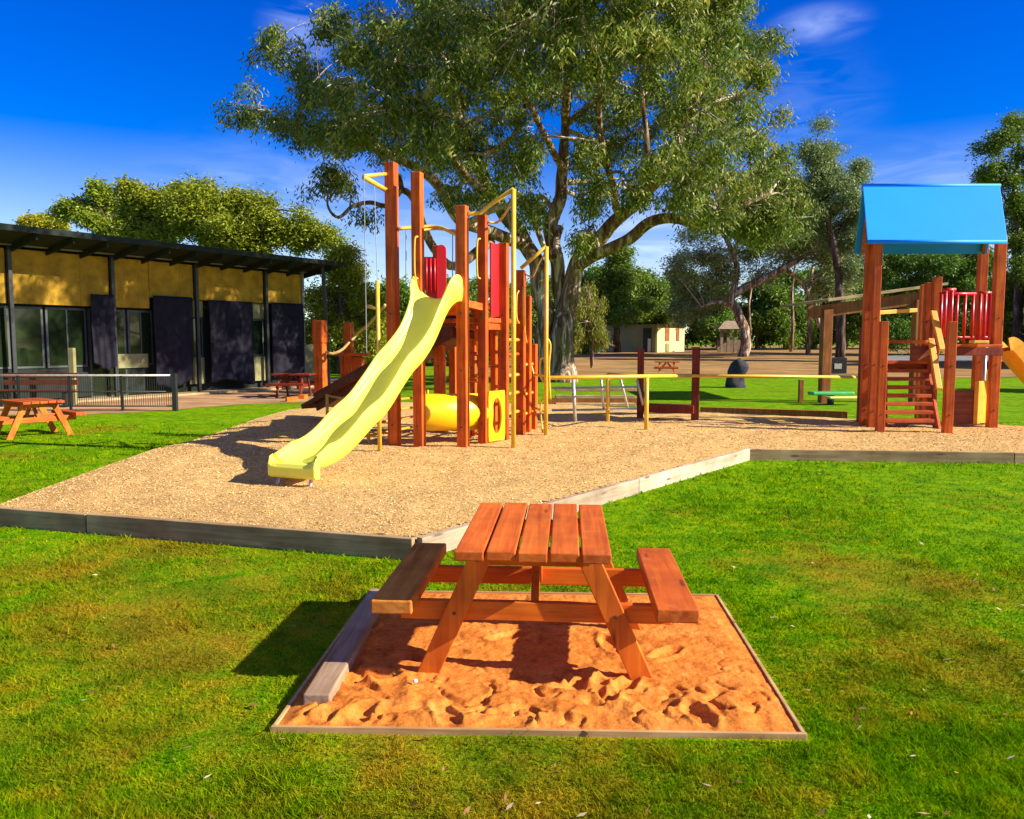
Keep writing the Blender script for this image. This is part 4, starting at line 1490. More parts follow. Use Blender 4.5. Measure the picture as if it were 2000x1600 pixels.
# stairs: treads between two stringers
sy0, sy1 = G(1780, 842, MZ).y - .15, G(1780, 842, MZ).y + 1.1
sz1 = P(1770, 706, sy1 - .1).z
nst = 8
for k in range(nst):
    u = k / (nst - 1)
    py = 822 - u * (822 - 708)
    yy = sy0 + .1 + u * .95
    a, b = P(1728, py, yy), P(1822 - 12 * u, py, yy)
    MB().box(((a.x + b.x) / 2, yy + .05, a.z), (b.x - a.x, .20, .062)).build('tread', M['tread'], fort, bev=.006)
    if k == nst - 1:
        MB().box(((a.x + b.x) / 2, yy + .12, a.z - .10), (b.x - a.x, .04, .15)).build('riser', M['tread'], fort, bev=.006)
a, b = P(1832, 848, sy0 + .02), P(1806, 704, sy1)
MB().bar(a, b, .05, .17, up=(0, -1, .4)).build('stringer', M['tread'], fort, bev=.006)
a, b = P(1727, 848, sy0 + .1), P(1727, 704, sy1)
MB().bar(a, b, .05, .15, up=(0, -1, .4)).build('stringer', M['tread'], fort, bev=.006)
MB().bar(P(1823, 608, fy + .1), P(1840, 684, fy - .35), .05, .10, up=(1, 0, 0)).build('yellow_handrail', M['yel2'], fort, bev=.008)
MB().bar(P(1818, 662, fy + .05), P(1834, 760, fy - .45), .05, .10, up=(1, 0, 0)).build('yellow_handrail', M['yel2'], fort, bev=.008)
MB().bar(P(1712, 611, fy + .2), P(1790, 606, fy + .5), .05, .07).build('yellow_rail', M['yel2'], fort, bev=.006)
MB().bar(P(1715, 606, fy + .1), P(1716, 630, fy + .1), .06, .05).build('rail_end', M['yel2'], fort, bev=.006)
# lower panels
a, b = P(1857, 790, fy + .15), P(1904, 790, fy + .15)
zt_, zb_ = P(1880, 762, fy + .15).z, P(1880, 828, fy + .15).z
MB().box(((a.x + b.x) / 2, fy + .15, (zt_ + zb_) / 2), (b.x - a.x, .04, zt_ - zb_)).build('lower_panel', M['ramp'], fort, bev=.006)
a, b = P(1904, 790, fy + .1), P(1930, 790, fy + .4)
zt_, zb_ = P(1916, 744, fy + .3).z, P(1916, 826, fy + .3).z
MB().bar((a.x, a.y, (zt_ + zb_) / 2), (b.x, b.y, (zt_ + zb_) / 2), .04, zt_ - zb_).build('lower_panel', M['yel2'], fort, bev=.006)
for px in (1924, 1934):
    q = P(px, 700, fy + .9)
    MB().tube([(q.x, q.y, MZ), (q.x, q.y, fd - .05)], .03, 8).build('back_rail', M['galv'], fort, smooth=True)
# curved yellow slide on the right side
cpts = [P(1950, 662, fy + .3), P(1962, 660, fy + .32), P(1980, 672, fy + .35), P(2003, 700, fy + .4), P(2040, 740, fy + .5), P(2090, 790, fy + .6), P(2150, 820, fy + .7), P(2210, 826, fy + .8)]
pth = catmull(cpts, 5)
g = MB()
crs = [(-.27, .17), (-.25, .0), (0, -.03), (.25, .0), (.27, .17), (.30, .17), (.29, -.05), (0, -.09), (-.29, -.05), (-.30, .17)]
for i, p in enumerate(pth):
    d = (pth[min(i + 1, len(pth) - 1)] - pth[max(i - 1, 0)]).normalized()
    sd = Vector((0, 1, 0))
    up = d.cross(sd)
    if up.z < 0: up = -up
    for (x_, z_) in crs:
        g.v.append(tuple(p + sd * x_ + up * (z_ - .16)))
for i in range(len(pth) - 1):
    for j in range(10):
        a = i * 10 + j
        b = i * 10 + (j + 1) % 10
        g.f.append((a, b, b + 10, a + 10))
g.build('slide', M['yel2'], fort, smooth=False, bev=.006)
# flat footing stone at the left posts
q = G(1690, 846, MZ)
MB().tube([(q.x, q.y, MZ), (q.x, q.y, MZ + .05)], .22, 14).build('footing', M['pale_board'], fort, bev=.01)

# ------------------------------------------------------------------ pavilion on the left
d4 = 25.9
ox, oy = P(390, 768, 25.75).x, 25.75
sdir = Vector((0.537, 0.843, 0))
nout = Vector((0.843, -0.537, 0))
O = Vector((ox, oy, 0))


def FP(s, n, z):
    p = O + sdir * s + nout * n
    return Vector((p.x, p.y, z))


def s_of(px):
    """distance along the facade seen at this column"""
    k = (px - 1000) / F
    # x = k*Y approximately (eye level)
    return (k * O.y - O.x) / (sdir.x - k * sdir.y)


pav = thing('pavilion', 'long low pavilion with tan wall panels, dark glazing and skillion roof', 'building', (ox, oy, 0))
SP_ = 2.79
s_l, s_r = -22.0, s_of(598)


def fbox(s0, s1, n0, n1, z0, z1, name, m, bev=0.0, parent=None):
    vs = []
    for z in (z0, z1):
        for (s, n) in ((s0, n0), (s1, n0), (s1, n1), (s0, n1)):
            vs.append(FP(s, n, z))
    return MB().add(vs, [(0, 1, 2, 3), (7, 6, 5, 4), (1, 0, 4, 5), (2, 1, 5, 6), (3, 2, 6, 7), (0, 3, 7, 4)]).build(name, M[m], parent or pav, bev=bev)


fbox(s_l, s_r, -0.6, -0.35, 0, 4.12, 'wall', 'soffit')
fbox(s_r - .25, s_r, -6, -0.62, 0, 4.0, 'end_wall', 'olive')
fbox(s_l, s_r, -6.2, -6.0, 0, 3.2, 'back_wall', 'olive')
# floor slab
fbox(s_l, s_r + .6, -6, 0.5, -.05, 0.06, 'floor_slab', 'sleeper')
s300 = s_of(300)
# upper tan sheets, one per bay
posts_s = [k * SP_ for k in range(-8, 2)]
edges = posts_s + [s_r]
for k in range(len(edges) - 1):
    s0, s1 = edges[k], edges[k + 1]
    parts_ = [(s0 + .06, s1 - .06)]
    if s0 < s300 < s1: parts_ = [(s0 + .06, s300), (s300 + .01, s1 - .06)]
    for (a, b) in parts_:
        zlow = 2.66 if b <= s300 + .02 else 2.99
        w_ = (b - a)
        cut = a + w_ * .68
        fbox(a, cut, -.10, -.06, zlow, 4.08, 'upper_panel', 'tan', bev=.004)
        fbox(cut + .012, b, -.112, -.075, zlow, 4.08, 'upper_panel', 'tan', bev=.004)
for s in posts_s:
    fbox(s - .05, s + .05, -.05, .06, 0, 4.14, 'post', 'black', bev=.006)
fbox(s_r - .10, s_r, -.10, .0, 0, 4.14, 'post', 'beamgrey', bev=.006)
fbox(s_l, s_r + .05, -.08, .10, 4.15, 4.33, 'eave_beam', 'beamgrey', bev=.006)
# windows in the left bays
wz0, wz1 = 0.95, 2.60
k = 0
s = s_l + .3
while s < s300 - .5:
    w_ = 1.12 if k % 3 else .8
    if any(abs(s + w_ / 2 - ps) < .35 for ps in posts_s): pass
    fr = fbox(s, s + w_, -.34, -.27, wz0 - (0.9 if k % 4 == 1 else 0), wz1, 'window', 'frame')
    fbox(s + .06, s + w_ - .06, -.268, -.262, wz0 + .06 - (0.9 if k % 4 == 1 else 0), wz1 - .06, 'pane', 'glass', parent=fr)
    if k % 2 == 0:
        fbox(s + w_ / 2 - .02, s + w_ / 2 + .02, -.26, -.24, wz0 + .06, wz1 - .06, 'mullion', 'frame', parent=fr)
    s += w_ + .07
    k += 1
fbox(s_l, s300, -.34, -.27, .10, .93, 'lower_panel', 'soffit')
sa, sb_ = s_of(233), s_of(299)
fbox(sa, sb_, -.25, -.21, .88, 1.30, 'lower_panel', 'olive', bev=.004)
for (pa2, pb3) in ((379, 408), (490, 526)):
    sa, sb_ = s_of(pa2), s_of(pb3)
    fbox(sa, sb_, -.25, -.20, .30, 1.15, 'lower_panel', 'olive', bev=.004)
    fbox(sa, sb_, -.25, -.20, 2.45, 2.97, 'upper_panel', 'olive', bev=.004)
    fr = fbox(sa, sb_, -.30, -.24, 1.16, 2.44, 'window', 'frame')
    fbox(sa + .06, sb_ - .06, -.238, -.232, 1.22, 2.38, 'pane', 'glass', parent=fr)


# shade cloth drops
def cloth(pxa, pxb, zt, zb, lab=None, amp=.06):
    sa, sb2 = s_of(pxa), s_of(pxb)
    nu, nv = 46, 26
    vs = []
    ph = random.random() * 9
    for j in range(nv + 1):
        v = j / nv
        z = zt + (zb - zt) * v
        for i in range(nu + 1):
            u = i / nu
            wv = amp * v ** .5 * (math.sin(u * 21 + ph + 1.2 * math.sin(v * 4)) * .6 + math.sin(u * 9 + ph * 2 + v * 3) * .6)
            hem = .10 * v * math.sin(u * 5 + ph) if v > .8 else 0
            vs.append(FP(sa + (sb2 - sa) * (u + .015 * v * math.sin(v * 9 + ph)), .02 + wv + .05, z + hem))
    fs = [(j * (nu + 1) + i, j * (nu + 1) + i + 1, (j + 1) * (nu + 1) + i + 1, (j + 1) * (nu + 1) + i) for j in range(nv) for i in range(nu)]
    o = MB().add(vs, fs).build('shade_cloth', M['cloth'], pav, smooth=True)
    so = o.modifiers.new('solid', 'SOLIDIFY')
    so.thickness = .008
    return o


cloth(181, 226, 3.0, .95)
cloth(302, 378, 3.05, .35)
cloth(409, 494, 3.0, .30)
cloth(531, 592, 3.02, .45)
cloth(-260, -160, 2.9, .5)
# roof: a skillion slab rising outwards with rafters below
ov = 1.4
s0r, s1r = s_l - .5, s_r + .75
zo, zi = 4.42, 3.05
vs = []
for (z_a, z_b) in ((0, 0), (.09, .09)):
    vs += [FP(s0r, ov, zo + z_a), FP(s1r, ov, zo + z_a), FP(s1r, -6.6, zi + z_b), FP(s0r, -6.6, zi + z_b)]
MB().add(vs, [(3, 2, 1, 0), (4, 5, 6, 7), (0, 1, 5, 4), (1, 2, 6, 5), (2, 3, 7, 6), (3, 0, 4, 7)]).build('roof', M['rooftop'], pav)
MB().add([FP(s0r, ov - .02, zo - .02), FP(s1r - .02, ov - .02, zo - .02), FP(s1r - .02, -6.5, zi - .02), FP(s0r, -6.5, zi - .02),
          FP(s0r, ov - .02, zo - .005), FP(s1r - .02, ov - .02, zo - .005), FP(s1r - .02, -6.5, zi - .005), FP(s0r, -6.5, zi - .005)],
         [(3, 2, 1, 0), (4, 5, 6, 7), (0, 1, 5, 4), (1, 2, 6, 5), (2, 3, 7, 6), (3, 0, 4, 7)]).build('soffit', M['soffit'], pav)
k = s0r + .25
while k < s1r - .1:
    MB().bar(FP(k, ov - .12, zo - .12), FP(k, -.3, zo - .12 - (ov + .18) * (zo - zi) / 8.0), .05, .18).build('rafter', M['soffit'], pav)
    k += .93
fbox(s0r, s1r, ov, ov + .03, zo - .07, zo + .085, 'fascia', 'soffit')
# corner prop beyond the last bay
q = G(643, 756)
zt_ = P(626, 528, q.y - .5).z
MB().bar((q.x, q.y, 0), (P(627, 530, q.y - .6).x, q.y - .3, 4.35), .12, .12).build('corner_prop', M['black'], pav)
# low olive wall joining the corner prop
fbox(s_r + .05, s_r + 1.9, -1.2, -1.1, 0, 1.55, 'low_wall', 'olive', bev=.01)

# black railing in front of the pavilion
rl = thing('railing', 'black steel railing with pale top rail in front of the pavilion', 'railing', G(341, 803))
rx1, rx0, ry = G(341, 803).x, -14.5, G(341, 803).y
MB().tube([(rx0, ry, .86), (rx1, ry, .86)], .026, 8).build('top_rail', M['galv'], rl, smooth=True)
for zz in (.12, .47):
    MB().tube([(rx0, ry, zz), (rx1, ry, zz)], .018, 8).build('rail', M['black'], rl, smooth=True)
MB().box((rx1 + .02, ry, .44), (.11, .11, .92)).build('end_post', M['black'], rl, bev=.008)
x = rx1 - 1.25
while x > rx0:
    MB().box((x, ry, .43), (.05, .05, .86)).build('post', M['black'], rl)
    x -= 1.25
g = MB()
x = rx1 - .08
while x > rx0:
    g.bar((x, ry, .10), (x, ry, .84), .010, .010)
    x -= .055
g.build('mesh_infill', M['black'], rl)
q = G(145, 790)
tag(MB().box((q.x, q.y, .75), (.14, .14, 1.5)).build('timber_post', M['olive'], bev=.01), 'short olive green timber post standing behind the black railing', 'post')
# slatted seats behind the railing
sb2 = thing('slatted_bench', 'brown slatted bench behind the black railing', 'bench', (G(95, 792).x, ry + 1.0, 0))
for k in range(5):
    z_ = (.43, .43, .43, .62, .80)[k]
    y_ = ry + 1.0 + (.0, .14, .28, .40, .42)[k]
    MB().box((G(95, 792).x, y_, z_), (1.9, .11 if k < 3 else .03, .03 if k < 3 else .13)).build('slat', M['ramp'], sb2)
for s in (-.8, .8):
    MB().box((G(95, 792).x + s, ry + 1.15, .21), (.07, .36, .41)).build('leg', M['black'], sb2)
# small broken orange bricks near the shaded table
for k, (px, py, lab) in enumerate(((570, 784, 'orange brick lying on the earth, the left of two near the shaded table'), (592, 779, 'orange brick lying on the earth, the right of two near the shaded table'))):
    q = G(px, py)
    o = MB().box((0, 0, .06), (.32, .18, .12)).build('brick', M['table_leg'], bev=.01)
    o.location = (q.x, q.y, 0)
    o.rotation_euler = (0, 0, .5 + k)
    tag(o, lab, 'brick', 'bricks near the shaded table')

# ------------------------------------------------------------------ far shed, hut, poles
YS = 70.0
shd = thing('shed', 'far shed with dark grey green side and sunlit cream front', 'shed', (P(1250, 687, YS).x, YS, hz(YS)))
gz = hz(YS)
zt = P(1240, 634, YS).z
cA, cB, cC = P(1282, 680, YS - 1.5), P(1163, 680, YS + 3.0), P(1335, 680, YS + 1.6)
for v_ in (cA, cB, cC): v_.z = 0
cD = cB + cC - cA


def wall_between(a, b, z0, z1, th, name, m, inset=0.0, bev=0):
    d = (b - a).normalized()
    nrm = Vector((d.y, -d.x, 0))
    o_ = nrm * inset
    return MB().bar(a + o_ + Vector((0, 0, (z0 + z1) / 2)), b + o_ + Vector((0, 0, (z0 + z1) / 2)), th, z1 - z0).build(name, M[m], shd, bev=bev)


wall_between(cB, cA, gz - .1, zt, .15, 'side_wall', 'shedgreen')
wall_between(cA, cC, gz - .1, zt, .15, 'front_wall', 'cream')
wall_between(cB, cD, gz - .1, zt - .02, .15, 'back_wall', 'shedgreen')
wall_between(cC, cD, gz - .1, zt - .02, .15, 'back_wall', 'shedgreen')
cen = (cA + cB + cC + cD) / 4
rfp = [c_ + (c_ - cen).normalized() * .7 for c_ in (cA, cC, cD, cB)]
MB().add([(p.x, p.y, zt + .02) for p in rfp] + [(p.x, p.y, zt + .16) for p in rfp], [(3, 2, 1, 0), (4, 5, 6, 7), (0, 1, 5, 4), (1, 2, 6, 5), (2, 3, 7, 6), (3, 0, 4, 7)]).build('roof', M['soffit'], shd)
for (u0, u1) in ((.27, .42), (.68, .79)):
    wall_between(cA.lerp(cC, u0), cA.lerp(cC, u1), gz + .95, zt - .08, .04, 'window', 'brown_timber', .10)
wall_between(cB.lerp(cA, .80), cB.lerp(cA, .93), gz, gz + 2.05, .04, 'doorway', 'black', .10)
wall_between(cB.lerp(cA, .88), cB.lerp(cA, .925), gz, gz + 1.15, .04, 'white_panel', 'white', .14)
wall_between(cA.lerp(cC, .30), cA.lerp(cC, .42), gz + .05, gz + .75, .06, 'meter_box', 'olive', .12)

hut = thing('timber_hut', 'small weathered timber hut under the forked tree', 'hut', (P(1432, 686, 68).x, 68, hz(68)))
hx = P(1432, 686, 68).x
for k, dx in enumerate((-1.0, -.45, .15, .75, 1.1)):
    MB().box((hx + dx, 68, hz(68) + 1.0), (.22, .22, 2.1)).build('post', M['bark_hut'], hut)
MB().box((hx, 69, hz(68) + .55), (2.2, .1, 1.1)).build('wall', M['bark_hut'], hut)
MB().add([(hx - 1.4, 67.6, hz(68) + 2.0), (hx + 1.5, 67.6, hz(68) + 2.0), (hx + .7, 68.6, hz(68) + 2.7), (hx - .6, 68.6, hz(68) + 2.7), (hx - 1.4, 69.6, hz(68) + 2.0), (hx + 1.5, 69.6, hz(68) + 2.0)],
         [(0, 1, 2, 3), (3, 2, 5, 4), (1, 5, 2), (0, 3, 4), (4, 5, 1, 0)]).build('roof', M['bark_hut'], hut)
q = P(1155, 702, 46)
tag(MB().tube([(q.x, 46, hz(46) - .1), (q.x, 46, hz(46) + 1.2)], [.06, .13], 8).build('marker_post', M['black']), 'short dark post on the bare earth in front of the shed', 'post')
# white van far behind the trunk
vx, vy = P(1117, 665, 80).x, 80
van = thing('parked_van', 'small white vehicle parked far away just right of the big trunk', 'vehicle', (vx, vy, hz(80)))
bz = hz(80)
prof_v = [(-2.3, .35), (2.3, .35), (2.3, 1.1), (1.6, 1.25), (1.05, 1.95), (-2.2, 2.0), (-2.3, 1.0)]
vs = [(vx + a, vy - .9, bz + z) for a, z in prof_v] + [(vx + a, vy + .9, bz + z) for a, z in prof_v]
n7 = len(prof_v)
MB().add(vs, [tuple(range(n7)), tuple(reversed(range(n7, 2 * n7)))] + [((i + 1) % n7, i, i + n7, (i + 1) % n7 + n7) for i in range(n7)]).build('body', M['white'], van, bev=.08)
MB().box((vx + .2, vy - .91, bz + 1.5), (1.8, .03, .5)).build('side_window', M['glass'], van)
for s in (-1.4, 1.4):
    MB().tube([(vx + s, vy - .93, bz + .36), (vx + s, vy - .7, bz + .36)], .36, 14).build('wheel', M['rubber'], van)


# ------------------------------------------------------------------ trees
def leaf_faces(anch, n_leaf, L, W, droop, spread, length):
    """anch: (S,3) spray anchors. returns quads and tint per leaf"""
    S = len(anch)
    sd = R.normal(size=(S, 3))
    sd[:, 2] = sd[:, 2] * 0.4
    sd /= np.linalg.norm(sd, axis=1)[:, None]
    sd = sd * (1 - droop) + np.array([0, 0, -1.0]) * droop
    sd /= np.linalg.norm(sd, axis=1)[:, None]
    t = R.random((S, n_leaf, 1)) * length
    c = anch[:, None, :] + sd[:, None, :] * t + R.normal(size=(S, n_leaf, 3)) * spread
    c = c.reshape(-1, 3)
    n = len(c)
    d = R.normal(size=(n, 3))
    d[:, 2] *= 0.5
    d /= np.linalg.norm(d, axis=1)[:, None]
    d = d * (1 - droop) + np.array([0, 0, -1.0]) * droop
    d /= np.linalg.norm(d, axis=1)[:, None]
    s = np.cross(d, R.normal(size=(n, 3)))
    s /= np.linalg.norm(s, axis=1)[:, None] + 1e-9
    LL = (L * (0.6 + 0.7 * R.random(n)))[:, None]
    WW = (W * (0.6 + 0.7 * R.random(n)))[:, None]
    v = np.stack([c, c + d * LL * .45 + s * WW / 2, c + d * LL, c + d * LL * .45 - s * WW / 2], 1).reshape(-1, 3)
    st = R.random(S) * 0.55
    tint = np.clip(np.repeat(st, n_leaf) + R.random(n) * 0.45, 0, 1)
    return v, tint


def nearest(pts, c):
    best, bd = None, 1e9
    for (p, r) in pts:
        d = (p - c).length + max(0, p.z - c.z) * 1.2
        if d < bd: bd, best = d, (p, r)
    return best


G_BACK = 'trees behind the pavilion'


def make_tree(name, label, Y, limbs, blobs, leafm, barkm, depth=3.0, sprays=900, nl=26, L=.16, W=.045, droop=.5, spread=.16, length=.5,
              group=None, seed=1, twigs=True, extra=()):
    """limbs: lists of (px, py, dy, radius_m); blobs: (px, py, rx_px, ry_px, dy) -- all at distance Y from the camera line"""
    rnd = random.Random(seed)
    bx_, by_ = limbs[0][0][0], limbs[0][0][1]
    b = P(bx_, by_, Y)
    t = thing(name, label, 'tree', (b.x, Y, hz(Y)), group)
    g = MB()
    skel = []
    for li, lm in enumerate(limbs):
        pts = [P(px, py, Y + dy) for (px, py, dy, r) in lm]
        if li == 0: pts[0].z = hz(Y) - .15
        rr = [r for (_, _, _, r) in lm]
        cc = catmull(pts, 5)
        ri = np.interp(np.linspace(0, len(rr) - 1, len(cc)), range(len(rr)), rr)
        cc2 = []
        for i, p in enumerate(cc):
            q = Vector((mnoise.noise(p * .9), mnoise.noise(p * .9 + Vector((9, 0, 0))), 0)) * min(.25, ri[i] * .8)
            cc2.append(p + q * (0 if i == 0 else 1))
        g.tube(cc2, list(ri), 12)
        skel += [(p, float(ri[i])) for i, p in enumerate(cc2)]
    blob3 = []
    for (px, py, rx, ry, dy) in blobs:
        if group == G_BACK: rx, ry = rx * .80, ry * .80
        c = P(px, py, Y + dy)
        s = (Y + dy) / F
        blob3.append((c, rx * s, ry * s))
    for (x_, y_, z_, r_) in extra:
        blob3.append((Vector((x_, y_, z_)), r_, r_ * .8))
    tw_ = MB()
    if twigs:
        for (c, rx, ry) in blob3:
            p, r = nearest(skel, c)
            m_ = p.lerp(c, .5) + Vector((rnd.uniform(-.3, .3), rnd.uniform(-.3, .3), rnd.uniform(-.1, .4)))
            cc = catmull([p, m_, c], 5)
            r0 = min(r * .6, .05 + .026 * (c - p).length)
            tw_.tube(cc, list(np.linspace(r0, r0 * .35, len(cc))), 6)
            for k in range(7):
                e = c + Vector((rnd.gauss(0, .5) * rx, rnd.gauss(0, .5) * rx, rnd.gauss(0, .5) * ry))
                q = cc[rnd.randrange(len(cc) // 2, len(cc))]
                mm = q.lerp(e, .5) + Vector((0, 0, .12 * rx))
                tw_.tube([q, mm, e], [r0 * .4, r0 * .25, r0 * .12], 5)
    w_ = np.array([bb[1] * bb[2] * (1.9 if bb[1] < .72 else 1.0) for bb in blob3])
    w_ = w_ / w_.sum()
    ch = R.choice(len(blob3), size=sprays, p=w_)
    C_ = np.array([[bb[0].x, bb[0].y, bb[0].z] for bb in blob3])[ch]
    RX = np.array([bb[1] for bb in blob3])[ch]
    RYv = np.array([bb[2] for bb in blob3])[ch]
    # clusters inside each blob: uneven clumps with gaps between
    dirs = R.normal(size=(sprays, 3))
    dirs /= np.linalg.norm(dirs, axis=1)[:, None]
    rad = R.random(sprays) ** (1 / 2.3)
    nc = 7
    hub = R.normal(size=(len(blob3), nc, 3))
    hub /= np.linalg.norm(hub, axis=2)[:, :, None]
    hub *= 0.72
    hsel = hub[ch, R.integers(0, nc, sprays)]
    off = 0.30 * dirs * rad[:, None] + 0.95 * hsel
    anch = C_ + off * np.stack([RX, np.full(sprays, 1.0) * np.minimum(RX, depth), RYv], 1)
    v, tint = leaf_faces(anch, nl, L, W, droop, spread, length)
    if 'wispy' in label:
        g.add(tw_.v, tw_.f)
        tw_ = MB()
    g.build('trunk', M[barkm], t, smooth=True)
    if tw_.v: tw_.build('branches', M['bark_pale' if barkm == 'bark' else barkm], t, smooth=True)
    npmesh('crown', v, 4, M[leafm], t, tint)
    return t


# --- the big gum
YB = 33.0
limbs = [
    [(1096, 744, 0, .66), (1098, 700, 0, .50), (1100, 655, 0, .45), (1106, 615, 0, .43), (1114, 580, .2, .40), (1120, 545, .2, .36), (1130, 505, 0, .34), (1170, 462, -.5, .30), (1210, 425, -1.0, .26), (1245, 396, -1.5, .22), (1290, 350, -2, .16), (1330, 290, -2, .10)],
    [(1070, 746, .5, .52), (1068, 700, .5, .42), (1066, 640, .4, .38), (1060, 590, .4, .36), (1052, 540, .4, .35), (1030, 480, .5, .33), (985, 420, .6, .30), (950, 360, .4, .27), (925, 300, 0, .23), (905, 240, -.5, .19), (880, 160, -1, .14), (850, 70, -1, .09), (830, 0, -1, .05)],
    [(1104, 640, .4, .26), (1090, 560, .6, .30), (1084, 500, .6, .30), (1078, 440, .6, .30), (1096, 370, .5, .26), (1100, 300, .3, .22), (1105, 240, .2, .18), (1112, 150, 0, .14), (1130, 40, 0, .10), (1150, -80, 0, .05)],
    [(1125, 520, 0, .26), (1160, 500, -1.0, .24), (1215, 475, -2.0, .23), (1262, 440, -2.6, .22), (1310, 426, -3, .19), (1385, 438, -3, .17), (1440, 405, -3, .13), (1500, 380, -3, .08)],
    [(1030, 480, .5, .26), (960, 455, -.5, .24), (900, 430, -1.5, .23), (868, 380, -2.0, .21), (840, 342, -2.4, .19), (790, 315, -2.8, .16), (716, 285, -3, .13), (640, 285, -3, .09), (560, 240, -3, .06), (500, 215, -3, .03)],
    [(960, 470, -.3, .2), (890, 520, -1, .18), (845, 485, -1.6, .17), (815, 405, -2, .14), (785, 372, -2.4, .12), (760, 402, -2.7, .09), (725, 396, -2.9, .08), (690, 402, -3.0, .07), (662, 425, -3.2, .06), (640, 400, -3.2, .04), (645, 350, -3.2, .025)],
    [(785, 372, -2.4, .10), (775, 340, -2.2, .10), (740, 300, -2, .08), (690, 250, -2, .06), (640, 190, -2, .04), (560, 130, -2, .025), (530, 100, -2, .02)],
    [(920, 310, 0, .16), (1000, 270, 1.5, .13), (1030, 180, 2, .10), (1040, 80, 2, .07), (1040, -30, 2, .04)],
    [(1245, 396, -1.5, .16), (1260, 330, -2, .13), (1262, 260, -2.5, .10), (1255, 170, -2.5, .07), (1270, 60, -2.5, .05)],
    [(1104, 245, .2, .14), (1140, 215, -.8, .12), (1190, 160, -1.5, .09), (1250, 90, -2, .05)],
    [(1104, 245, .2, .16), (1112, 130, -3.5, .15), (1118, 20, -8, .13), (1125, -45, -11.5, .08)],  # forward limb added to carry the unseen shading clumps
    [(1100, 330, .3, .15), (1050, 240, -3, .11), (1010, 150, -6, .08), (990, 60, -8, .05)],
    [(1245, 396, -1.5, .14), (1300, 300, -5, .11), (1350, 210, -7, .08), (1380, 110, -8, .05)],
    [(985, 420, .6, .16), (900, 330, -3, .12), (820, 240, -6, .09), (760, 150, -7, .05)],
    [(1210, 425, -1.0, .16), (1190, 340, -4, .12), (1170, 240, -6, .09), (1180, 120, -8, .05)],
    [(1093, 445, .5, .18), (1075, 505, -.4, .10), (1030, 400, -.8, .12), (1000, 370, -1, .10)],
]
blobs = []
rb = random.Random(3)
# outline-following clusters of the crown
crown = [(455, 208, 32, 16), (500, 215, 40, 22), (545, 228, 45, 32), (592, 245, 50, 38), (640, 255, 55, 40), (700, 262, 55, 36),
         (540, 62, 34, 24), (505, 95, 26, 16), (570, 105, 44, 28), (610, 140, 50, 34), (660, 165, 60, 40), (590, 185, 40, 24), (485, 165, 22, 14),
         (650, 40, 40, 40), (700, 90, 55, 40), (740, 30, 60, 46), (760, 130, 60, 46), (720, 210, 60, 46), (790, 210, 60, 44), (800, 80, 70, 60),
         (770, 270, 50, 30), (830, 290, 60, 34), (870, 150, 70, 70), (850, 230, 60, 50), (870, 30, 80, 60), (900, 320, 60, 40), (930, 250, 70, 60), (940, 370, 42, 34), (885, 375, 40, 24),
         (950, 120, 80, 80), (960, 20, 90, 70), (1000, 320, 60, 60), (1000, 210, 70, 60), (1030, 90, 80, 80), (1040, 400, 46, 50), (1030, 270, 60, 60), (1070, 0, 90, 70),
         (1060, 180, 60, 60), (1130, 80, 90, 80), (1170, 0, 90, 70), (1150, 300, 50, 50), (1150, 380, 50, 60), (1140, 450, 34, 40), (1180, 190, 80, 70), (1210, 280, 70, 60),
         (1220, 90, 90, 80), (1270, 10, 90, 70), (1230, 370, 50, 34), (1275, 200, 80, 80), (1290, 310, 70, 50), (1310, 110, 90, 80), (1360, 30, 80, 70),
         (1350, 230, 70, 70), (1360, 330, 70, 50), (1390, 130, 80, 70), (1410, 50, 60, 50), (1400, 270, 60, 50), (1420, 350, 60, 44), (1330, 385, 55, 24), (1395, 405, 60, 22),
         (1440, 190, 60, 46), (1455, 95, 50, 44), (1490, 130, 38, 34), (1500, 80, 30, 30), (1460, 260, 46, 34), (1475, 330, 50, 46), (1510, 220, 30, 18), (1490, 390, 50, 40),
         (1520, 300, 32, 30), (1520, 360, 34, 36), (1435, 15, 40, 40), (1460, 400, 50, 24), (1440, 425, 46, 26), (1505, 420, 40, 30), (1545, 395, 34, 34), (1540, 330, 28, 26), (1380, 425, 40, 18), (1480, 445, 40, 22), (1535, 440, 36, 26),
         (640, 345, 32, 26), (615, 360, 22, 14), (675, 350, 28, 18), (655, 322, 24, 12), (730, 415, 16, 8), (705, 412, 16, 8),
         (1100, -90, 130, 70), (960, -90, 120, 70), (1240, -90, 130, 70), (840, -50, 100, 60), (1350, -60, 90, 60), (1120, -180, 140, 70)]
for (px, py, rx, ry) in crown:
    if 900 < px < 1240 and py > 250: rx, ry = rx * .8, ry * .8
    R_ = math.sqrt(max(0.05, 1 - ((px - 1040) / 560) ** 2 - ((py - 150) / 420) ** 2))
    dd_ = R_ * 10.0
    if rx > 50:
        for q in ((0.15, 0.62) if (880 < px < 1290 and py > 170) else (-0.95, -0.40, 0.25)):
            blobs.append((px + rb.uniform(-12, 12), py + rb.uniform(-12, 12), rx * .82, ry * .82, q * dd_ - 2.2))
    elif rx > 36:
        for q in (-0.55, 0.45):
            blobs.append((px + rb.uniform(-8, 8), py + rb.uniform(-8, 8), rx * .9, ry * .9, q * dd_ - 1))
    else:
        blobs.append((px, py, rx, ry, -2.6 if py < 300 or px < 800 else -1.5))
